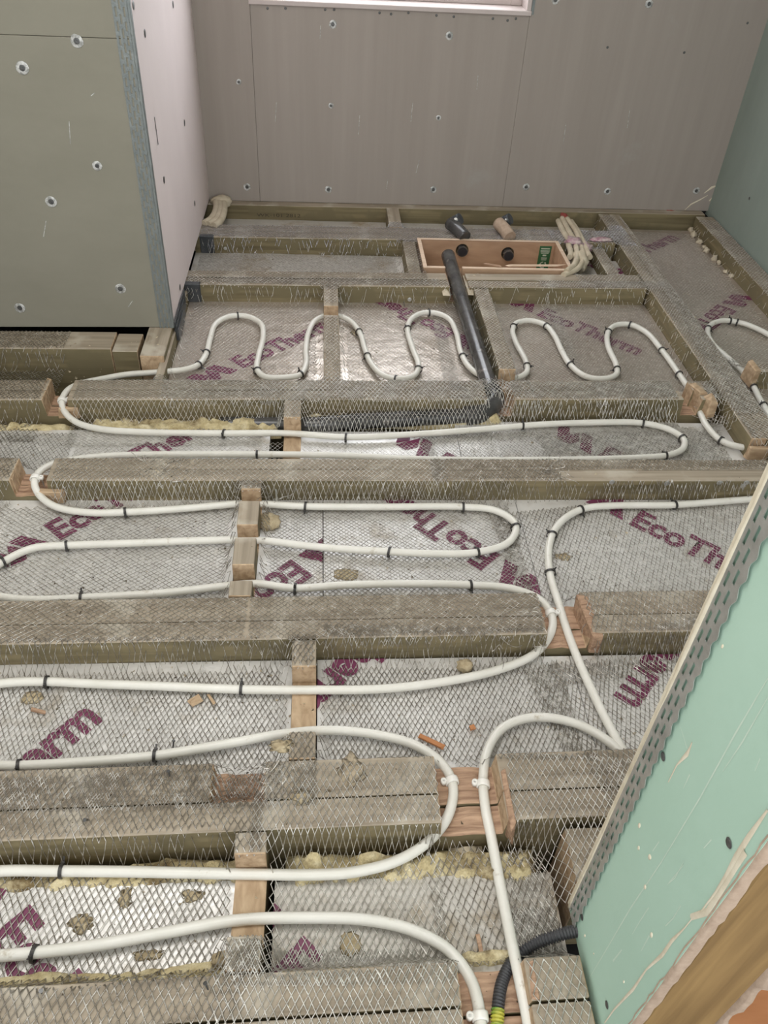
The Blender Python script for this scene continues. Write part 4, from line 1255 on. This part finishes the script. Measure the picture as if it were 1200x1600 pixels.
tie0 = {}
for nm, f in (('strap', strap_bm), ('head', head_bm), ('tail', tail_bm)):
    bm = f(); bmesh.ops.recalc_face_normals(bm, faces=bm.faces)
    me = bpy.data.meshes.new(nm); bm.to_mesh(me); bm.free(); me.materials.append(M['tie']); tie0[nm] = me
TIES = [
    (311, 571, 'where the first loop by the side wall begins, lower of two'), (324, 551, 'where the first loop by the side wall begins, upper of two'),
    (373, 494, 'on the crest of the first loop by the left side wall'), (402, 578, 'at the foot of the first loop, over the lettering'),
    (471, 585, 'at the foot of the second loop, left of the narrow noggin'), (562, 518, 'upper one right of the narrow noggin'), (573, 556, 'lower one right of the narrow noggin'),
    (616, 592, 'in the trough before the waste pipe, touching the joist'), (638, 513, 'on the left shoulder of the loop left of the waste pipe'), (655, 577, 'low on the left leg of the loop left of the waste pipe'),
    (672, 489, 'on the crest of the loop left of the waste pipe'), (724, 557, 'close left of the black waste pipe'), (803, 510, 'left shoulder of the first loop right of the waste pipe'),
    (853, 509, 'right shoulder of the first loop right of the waste pipe'), (891, 571, 'low between the two loops right of the waste pipe'), (818, 573, 'low on the leg just right of the waste pipe'), (966, 577, 'low on the left leg of the last far loop'),
    (952, 518, 'left shoulder of the last far loop'), (984, 507, 'crest of the last far loop'), (1034, 547, 'upper one on the long leg falling to the right'), (1060, 584, 'lower one on the long leg beside the joist notch'),
    (1106, 514, 'left end of the loop in the right bay'), (1139, 501, 'first of a pair on the crest in the right bay'), (1152, 503, 'second of a pair on the crest in the right bay'),
    (1178, 605, 'upper one on the pipe leaving the right bay'), (1192, 634, 'lower one on the pipe leaving the right bay'), (1126, 688, 'at the bend near the foot of the trimmer'),
    (1067, 683, 'at the round right end of the oval loop'), (1003, 661, 'upper right of the oval loop'), (1040, 712, 'lower right of the oval loop against the joist'), (818, 666, 'upper left of the oval loop'),
    (541, 683, 'below the lath-wrapped waste pipe run'), (350, 677, 'left of the pale noggin, far run of a pair'), (400, 710, 'left of the pale noggin, near run of a pair'),
    (197, 800, 'over the lettering in front of the clip at the left edge'), (476, 791, 'just right of the notched noggin'), (726, 792, 'on the far run of the centre loop'), (806, 822, 'at the round right end of the centre loop'),
    (745, 863, 'near run of the centre loop, right one over the lettering'), (610, 862, 'near run of the centre loop, left one'), (107, 852, 'over the purple mark at the left'), (3, 879, 'cut by the left edge of the picture'),
    (129, 934, 'leaning on the weathered joist at left'), (460, 919, 'on the run behind the weathered joist, right of the notched noggin'), (735, 914, 'on the run behind the weathered joist, near the big purple mark'),
    (73, 1065, 'left one on the run in front of the weathered joist'), (379, 1077, 'right one on the run in front of the weathered joist'), (31, 1195, 'left one on the run behind the near joist'),
    (242, 1181, 'right one on the run behind the near joist'), (93, 1361, 'on the straight run in front of the near joist'), (55, 1488, 'on the last run at the bottom left, beside the cropped letter'),
    (908, 795, 'on the top bend of the pipe coming from the right edge'), (1052, 789, 'on the straight part of the pipe coming from the right edge'), (862, 835, 'upper one on the left side of the pipe bend at right'),
    (858, 897, 'lower one on the left side of the pipe bend at right')]
for k, (px, py, d) in enumerate(TIES):
    c, t = nearest(px, py)
    # turn so that the head sits on the side away from the camera for even ones
    x = t; z = (Vector((0, 0, 1)) - x * x.z).normalized(); y = z.cross(x)
    if k % 3: x = -x; y = -y
    o = empty('cable_tie', (0, 0, 0), 'black cable tie ' + d, 'cable tie', 'black cable ties on the heating pipes')
    mt = Matrix((x, y, z)).transposed().to_4x4(); mt.translation = c
    mt = mt @ Matrix.Rotation(rng.uniform(-.25, .25), 4, 'Z') @ Matrix.Rotation(rng.uniform(-.7, 1.3), 4, 'X')
    o.matrix_world = mt
    for nm in ('strap', 'head', 'tail'):
        q = bpy.data.objects.new(nm, tie0[nm]); COL.objects.link(q); q.parent = o
        if nm == 'strap': q.scale = (1, 1.02, 1.0)


# white pipe clips nailed in the notches
def clip(px, py, d, flip=1):
    c, t = nearest(px, py)
    x = t; z = (Vector((0, 0, 1)) - x * x.z).normalized(); y = z.cross(x)
    if y.x > 0: x = -x; y = -y
    if flip < 0: x = -x; y = -y
    o = empty('pipe_clip', (0, 0, 0), d, 'pipe clip')
    mt = Matrix((x, y, z)).transposed().to_4x4(); mt.translation = c
    o.matrix_world = mt
    S = 22; hw = .0062; bm = bmesh.new(); rings = []
    for k in range(S):
        a = 2 * math.pi * k / S
        row = []
        for (xx, rr) in ((-hw, PR + .0004), (-hw, PR + .0026), (-hw * .6, PR + .0033), (hw * .6, PR + .0033), (hw, PR + .0026), (hw, PR + .0004)):
            row.append(bm.verts.new((xx, rr * math.cos(a), rr * math.sin(a))))
        rings.append(row)
    for k in range(S):
        a, b2 = rings[k], rings[(k + 1) % S]
        for q in range(6): bm.faces.new((a[q], a[(q + 1) % 6], b2[(q + 1) % 6], b2[q]))
    bm_obj('collar', bm, M['clip'], o, True)
    bm = bmesh.new()
    S2 = 16; yc_ = PR + .0062; zc = .003; ro, ri, hx = .0052, .0021, .0045
    vs = {}
    for k in range(S2):
        a = 2 * math.pi * k / S2
        for nm, r, xx in (('oa', ro, -hx), ('ob', ro, hx), ('ia', ri, -hx), ('ib', ri, hx)):
            vs[nm, k] = bm.verts.new((r * math.cos(a), yc_ + r * math.sin(a), zc + xx))
    for k in range(S2):
        k2 = (k + 1) % S2
        for a, b2 in (('oa', 'ob'), ('ob', 'ib'), ('ib', 'ia'), ('ia', 'oa')): bm.faces.new((vs[a, k], vs[a, k2], vs[b2, k2], vs[b2, k]))
    bm_obj('lug', bm, M['clip'], o, True)
    bm = bmesh.new()
    for r, z0_, z1_ in ((.0017, -.026, .004), (.0034, .004, .0056)):
        bmesh.ops.create_cone(bm, cap_ends=True, segments=10, radius1=r, radius2=r, depth=z1_ - z0_, matrix=Matrix.Translation((0, yc_, (z0_ + z1_) / 2)))
    bm_obj('nail', bm, M['bead'], o)
    return o


clip(98, 628, 'white pipe clip at the far left joist notch', -1)
clip(55, 747, 'white pipe clip at the notch by the left edge', -1)
clip(862, 960, 'white pipe clip at the middle joist notch', -1)
clip(706, 1222, 'white pipe clip on the left pipe of the double notch')
clip(756, 1228, 'white pipe clip on the right pipe of the double notch')
clip(749, 1588, 'white pipe clip at the bottom edge of the picture')

# ================================================================ CORRUGATED CONDUIT
cp = spline([P(950, 1440, -.02), P(910, 1452, -.02), P(870, 1462, -.02), P(835, 1476, -.036), P(805, 1498, -.046), P(787, 1528, -.042), P(779, 1565, -.034), P(776, 1640, -.034)], .0011)
s_ = np.arange(len(cp))
cr = .0080 + .0011 * np.sign(np.sin(2 * np.pi * s_ / 4.0 + .4))
ce = empty('conduit', tuple(cp[0]), 'dark grey corrugated conduit curving behind the white pipe at bottom right', 'conduit')
split = int(np.argmin([abs(project(q)[1] - 1578) for q in cp]))
tube('corrugated_tube', cp[:split] - cp[0], cr[:split], M['conduit'], ce, 14)
o = tube('taped_end', cp[split:] - cp[0], cr[split:] + .0004, M['earth'], ce, 14); o['label'] = 'yellow and green end of the conduit'

# ================================================================ CREAM CABLES, FOAM AND RED THING BEHIND THE BOX
cb = empty('cable_bundle', tuple(P(890, 375, -.05)), 'bundle of cream cables rising by the right end of the box', 'cables')
l0 = np.array(cb.location)
for k, pts in enumerate([[(872, 345), (880, 362), (893, 382)], [(878, 341), (888, 360), (900, 380)], [(886, 342), (898, 358), (905, 374)], [(892, 346), (903, 362), (912, 380), (918, 395), (922, 402)],
                         [(888, 382), (892, 396), (890, 402)], [(900, 385), (902, 400), (897, 414), (885, 424)], [(908, 385), (911, 402), (902, 420), (880, 430)]]):
    pth = spline([P(p[0], p[1], .004 + .004 * (k % 3)) for p in pts], .01)
    tube('cable', pth - l0, .0105, M['foam_pale'], cb, 10)


def blob(name, label, c, sx, sy, sz, mat, cat, f=40, amp=.35, parent=None):
    bm = bmesh.new(); bmesh.ops.create_icosphere(bm, subdivisions=3, radius=1)
    for v in bm.verts:
        v.co *= 1 + amp * noise.noise(v.co * 2.3 + Vector(c) * 13)
        v.co = Vector((v.co.x * sx, v.co.y * sy, v.co.z * sz))
    o = bm_obj(name, bm, M[mat], parent, True); o.location = c
    if label: tag(o, label, cat)
    return o


blob('expanding_foam', 'cream foam blob wrapped at the right front corner of the plywood box', P(905, 408, -.01), .03, .055, .035, 'foam_pale', 'foam')
blob('plastic_wrap', 'torn purple printed film round the cream cables', P(897, 378, .012), .035, .03, .012, 'bag', 'film', amp=.8)
blob('plastic_wrap', 'scrap of purple printed film right of the cables', P(915, 384, .006), .022, .04, .008, 'bag', 'film', amp=.8)
blob('red_cap', 'small dark red plastic piece at the back wall beside the cables', P(882, 341, .0), .016, .045, .016, 'red', 'cap')
blob('torn_film', 'crumpled pinkish film scrap on the far joist right end', P(940, 374, .006), .045, .018, .006, 'bag', 'film', amp=.6)
blob('red_cap', 'dark red piece under the back wall at the far right', P(1044, 330, -.012), .03, .02, .014, 'red', 'cap')
cb2 = empty('cable_bundle', tuple(P(340, 330, -.05)), 'bundle of cream cables in the far left corner', 'cables')
l0 = np.array(cb2.location)
for k, pts in enumerate([[(336, 312), (338, 326), (330, 342), (318, 350)], [(342, 311), (344, 328), (336, 345), (325, 351)], [(349, 312), (350, 330), (343, 347), (334, 353)]]):
    pth = spline([P(p[0], p[1], .006) for p in pts], .01)
    tube('cable', pth - l0, .013, M['foam_pale'], cb2, 10)
blob('spray_foam', 'cream foam lump against the back wall in the far left corner', P(345, 315, .005), .04, .02, .025, 'foam_pale', 'foam')

# ================================================================ SMALL THINGS ON THE FLOOR
blob('foam_lump', 'brown foam lump behind the pipe below the weathered joist', P(726, 1040, -.048), .016, .014, .012, 'foam_brown', 'foam')
for px, py, a, b2, d in [(128, 1442, .016, .011, 'brown crumbly foam patch on the bright foil left of the nearest noggin'), (232, 1492, .018, .006, 'rusty brown foam patch in front of the last pipe run at bottom left'),
                         (195, 1405, .008, .014, 'small brown foam streak on the bright foil at bottom left'), (300, 1400, .014, .008, 'thin brown foam crust near the straight pipe run left of the noggin'),
                         (470, 1245, .016, .012, 'brown dust patch on the near joist right of the dark hole'), (880, 870, .018, .010, 'brown foam crust by the pipe bend at right'),
                         (556, 520, .014, .018, 'faint brown crust on the far foil right of the narrow noggin'), (440, 1165, .018, .010, 'dusty crust at the front end of the split pale noggin')]:
    blob('foam_lump', d, P(px, py, -.060 if py not in (1245, 1165) else 0.0), a, b2, .0022, 'foam_brown', 'foam', amp=1.1)
splinter('brick_chip', 'orange brick-coloured sliver on the foil at centre right', P(675, 1160, -.055), .045, .008, .005, -.55, 'orange', 'chip')
splinter('brick_chip', 'tiny orange chip right of the orange sliver', P(738, 1138, -.055), .010, .010, .005, .3, 'orange', 'chip')
blob('mortar_stain', 'pale dried mortar patch on the near joist top', P(547, 1204, .0), .021, .026, .0011, 'mortar', 'mortar', amp=.9)
blob('foam_lump', 'brown dust lump on the foil at bottom centre', P(548, 1475, -.060), .016, .017, .003, 'foam_brown', 'foam')
blob('foam_lump', 'crumbly foam lump by the orange nearest noggin', P(350, 1500, -.052), .018, .012, .014, 'foam_brown', 'foam')
blob('foam_lump', 'brown blotch of foam on the foil at the left, upper', P(50, 1090, -.060), .020, .014, .003, 'foam_brown', 'foam')
blob('foam_lump', 'yellow foam crust on foil right of the notched noggin', P(540, 898, -.060), .028, .018, .0025, 'foam_brown', 'foam')
blob('foam_lump', 'grey foam lump filling behind the notched noggin', P(420, 815, -.055), .025, .030, .010, 'foam_brown', 'foam')
splinter('wood_sliver', 'brown wood sliver on bright foil above the cropped letters', P(60, 1112, -.056), .030, .006, .004, -.3, 'splint', 'sliver')
splinter('wood_sliver', 'pale wood chip on the foil just left of the right tie', P(305, 1095, -.056), .022, .016, .003, .6, 'cut', 'sliver')
splinter('wood_sliver', 'thin wood sliver beside the pale wood chip', P(330, 1093, -.056), .024, .005, .003, -1.0, 'cut', 'sliver')
splinter('wood_sliver', 'upright brown stain sliver at bottom centre right', P(750, 1478, -.056), .006, .030, .003, .1, 'splint', 'sliver')
splinter('steel_bracket', 'small grey steel tab standing behind the notched noggin', P(433, 792, -.058), .004, .006, .05, .0, 'bead', 'bracket')
for px, py, z, d in [(796, 1484, 0, 'on the weathered joist'), (985, 1543, 0, '')][:0]:
    pass


def nail(px, py, z, rz, L, label):
    bm = bmesh.new()
    bmesh.ops.create_cone(bm, cap_ends=True, segments=8, radius1=.0011, radius2=.0015, depth=L, matrix=Matrix.Translation((0, 0, L / 2 - .002)))
    bmesh.ops.create_cone(bm, cap_ends=True, segments=10, radius1=.0030, radius2=.0030, depth=.0013, matrix=Matrix.Translation((0, 0, L - .002)))
    o = bm_obj('nail', bm, M['screw'], None); o.location = P(px, py, z); o.rotation_euler = (rng.uniform(-.6, .2), rng.uniform(-.6, .6), rz)
    tag(o, label, 'nail')


nail(270, 1170, -.060, 0, .018, 'small nail standing on the foil above the near joist at left')
nail(265, 1213, 0, 1.2, .014, 'bent nail in the near joist left part')
nail(325, 1546, 0, .6, .014, 'nail head in the nearest joist left of centre')
nail(65, 1552, 0, .2, .012, 'nail in the nearest joist near the left edge')
nail(632, 478, -.058, .2, .016, 'screw head on the foil beyond the loop left of the waste pipe')
nail(138, 1281, 0, .8, .012, 'bent nail in the near joist front board near the left')
nail(36, 648, -.058, 0, .02, 'shiny nail on the foam near the left edge')

def tangle(label, c, n, spread, L, seed):
    r = np.random.default_rng(seed)
    o = empty('wire_tangle', tuple(c), label, 'wire')
    for k in range(n):
        p = np.array([r.uniform(-1, 1) * spread, r.uniform(-1, 1) * spread, r.uniform(-.002, .006)])
        d = r.normal(0, 1, 3) * np.array([1, 1, .5]); d /= np.linalg.norm(d)
        pts = [p]
        for q in range(4):
            d = d + r.normal(0, .55, 3) * np.array([1, 1, .6]); d /= np.linalg.norm(d)
            pts.append(pts[-1] + d * L / 4)
        pts = np.array(pts); pts[:, 2] = np.clip(pts[:, 2], -.001, .02)
        tube('bent_strand', spline(pts, .004), .0007, M['lath'], o, 5)


tangle('curled lath ends twisted over the pipe in the right bay', P(1150, 568, -.030), 16, .02, .04, 3)
tangle('loose curled lath strands right of the notched noggin top', P(440, 778, -.045), 12, .03, .07, 4)
tangle('frayed lath end where the third joist becomes bare at right', P(862, 738, .002), 16, .03, .05, 5)
tangle('frayed lath end over the front face of the middle joist near its notch', P(800, 985, .002), 14, .05, .05, 6)
tangle('bright snagged strands on the third joist left part', P(260, 737, .002), 16, .06, .04, 7)
tangle('bright snagged strands in the left end of the near centre joist', P(425, 1210, .002), 10, .02, .035, 8)
tangle('frayed strands hanging off the right part of the middle joist', P(950, 990, -.03), 12, .03, .07, 9)
tangle('long curled strand cluster at the foot of the right stub', P(1120, 655, -.045), 10, .02, .06, 10)

# face screws in joist faces (parts of their joists)
for jn, lst in ((8, [(956, 753), (1042, 755), (1124, 754), (1161, 759), (1166, 754)]), (2, [(352, 388)]), (4, [(640, 468)])):
    j = JL[jn]
    yf = {8: 1.490, 2: 2.920 + .022 * -.3, 4: 2.528}[jn]
    for px, py in lst:
        c = on_plane(px, py, 1, yf)
        s_ = screw_part(None, c + Vector((0, -.0006, 0)), (0, -1, 0), r=.012, scuff=False)
        s_.data.materials[1] = M['bead']
        mw = Matrix.Translation(j.location) @ j.rotation_euler.to_matrix().to_4x4()
        s_.parent = j; s_.matrix_parent_inverse = mw.inverted()

# crumbs, grit and sawdust scattered over everything
def crumbs(name, label, n, mat, smin, smax, seed):
    r = np.random.default_rng(seed)
    x = r.uniform(-1.1, 1.5, n * 3); y = r.uniform(.3, 3.2, n * 3)
    cl = smooth_noise(x, y, 1.6, seed + 3) + r.normal(0, .35, n * 3)
    idx = np.argsort(-cl)[:n]; x = x[idx]; y = y[idx]
    ok = ~((x > .35) & (y < .52)) & ~((x > .34) & (x < .90) & (y > 2.66) & (y < 2.94)) & ~((x < -.43) & (y > 2.2)); x = x[ok]; y = y[ok]
    fx = ((x - GX0) / GS).astype(int); fy = ((y - GY0) / GS).astype(int)
    z = H[fy, fx] + .0004
    s = r.uniform(smin, smax, len(x)) * (r.random(len(x)) ** 2 + .5)
    T = np.array([[1, 0, -.3], [-.5, .87, -.3], [-.5, -.87, -.3], [.1, .1, .9]])
    V = []; F = []
    for k in range(len(x)):
        a = r.uniform(0, 6.28); sc = s[k]; el = r.uniform(.6, 2.2)
        ca, sa = math.cos(a), math.sin(a)
        for t in T * r.uniform(.6, 1.3, (4, 1)):
            px, py = t[0] * el, t[1]
            V.append((x[k] + (px * ca - py * sa) * sc, y[k] + (px * sa + py * ca) * sc, z[k] + (t[2] + .3) * sc * .7))
        q = 4 * k
        F += [(q, q + 1, q + 3), (q + 1, q + 2, q + 3), (q + 2, q, q + 3), (q, q + 2, q + 1)]
    me = bpy.data.meshes.new(name); me.from_pydata(V, [], F)
    o = link(name, me, None, [M[mat]])
    tag(o, label, 'debris', kind='stuff')


crumbs('sawdust_crumbs', 'pale foam and wood crumbs scattered over floor', 2600, 'chip', .0009, .0030, 5)
crumbs('dark_grit', 'dark grit scattered over foil and timber', 1600, 'grit', .0008, .0026, 8)
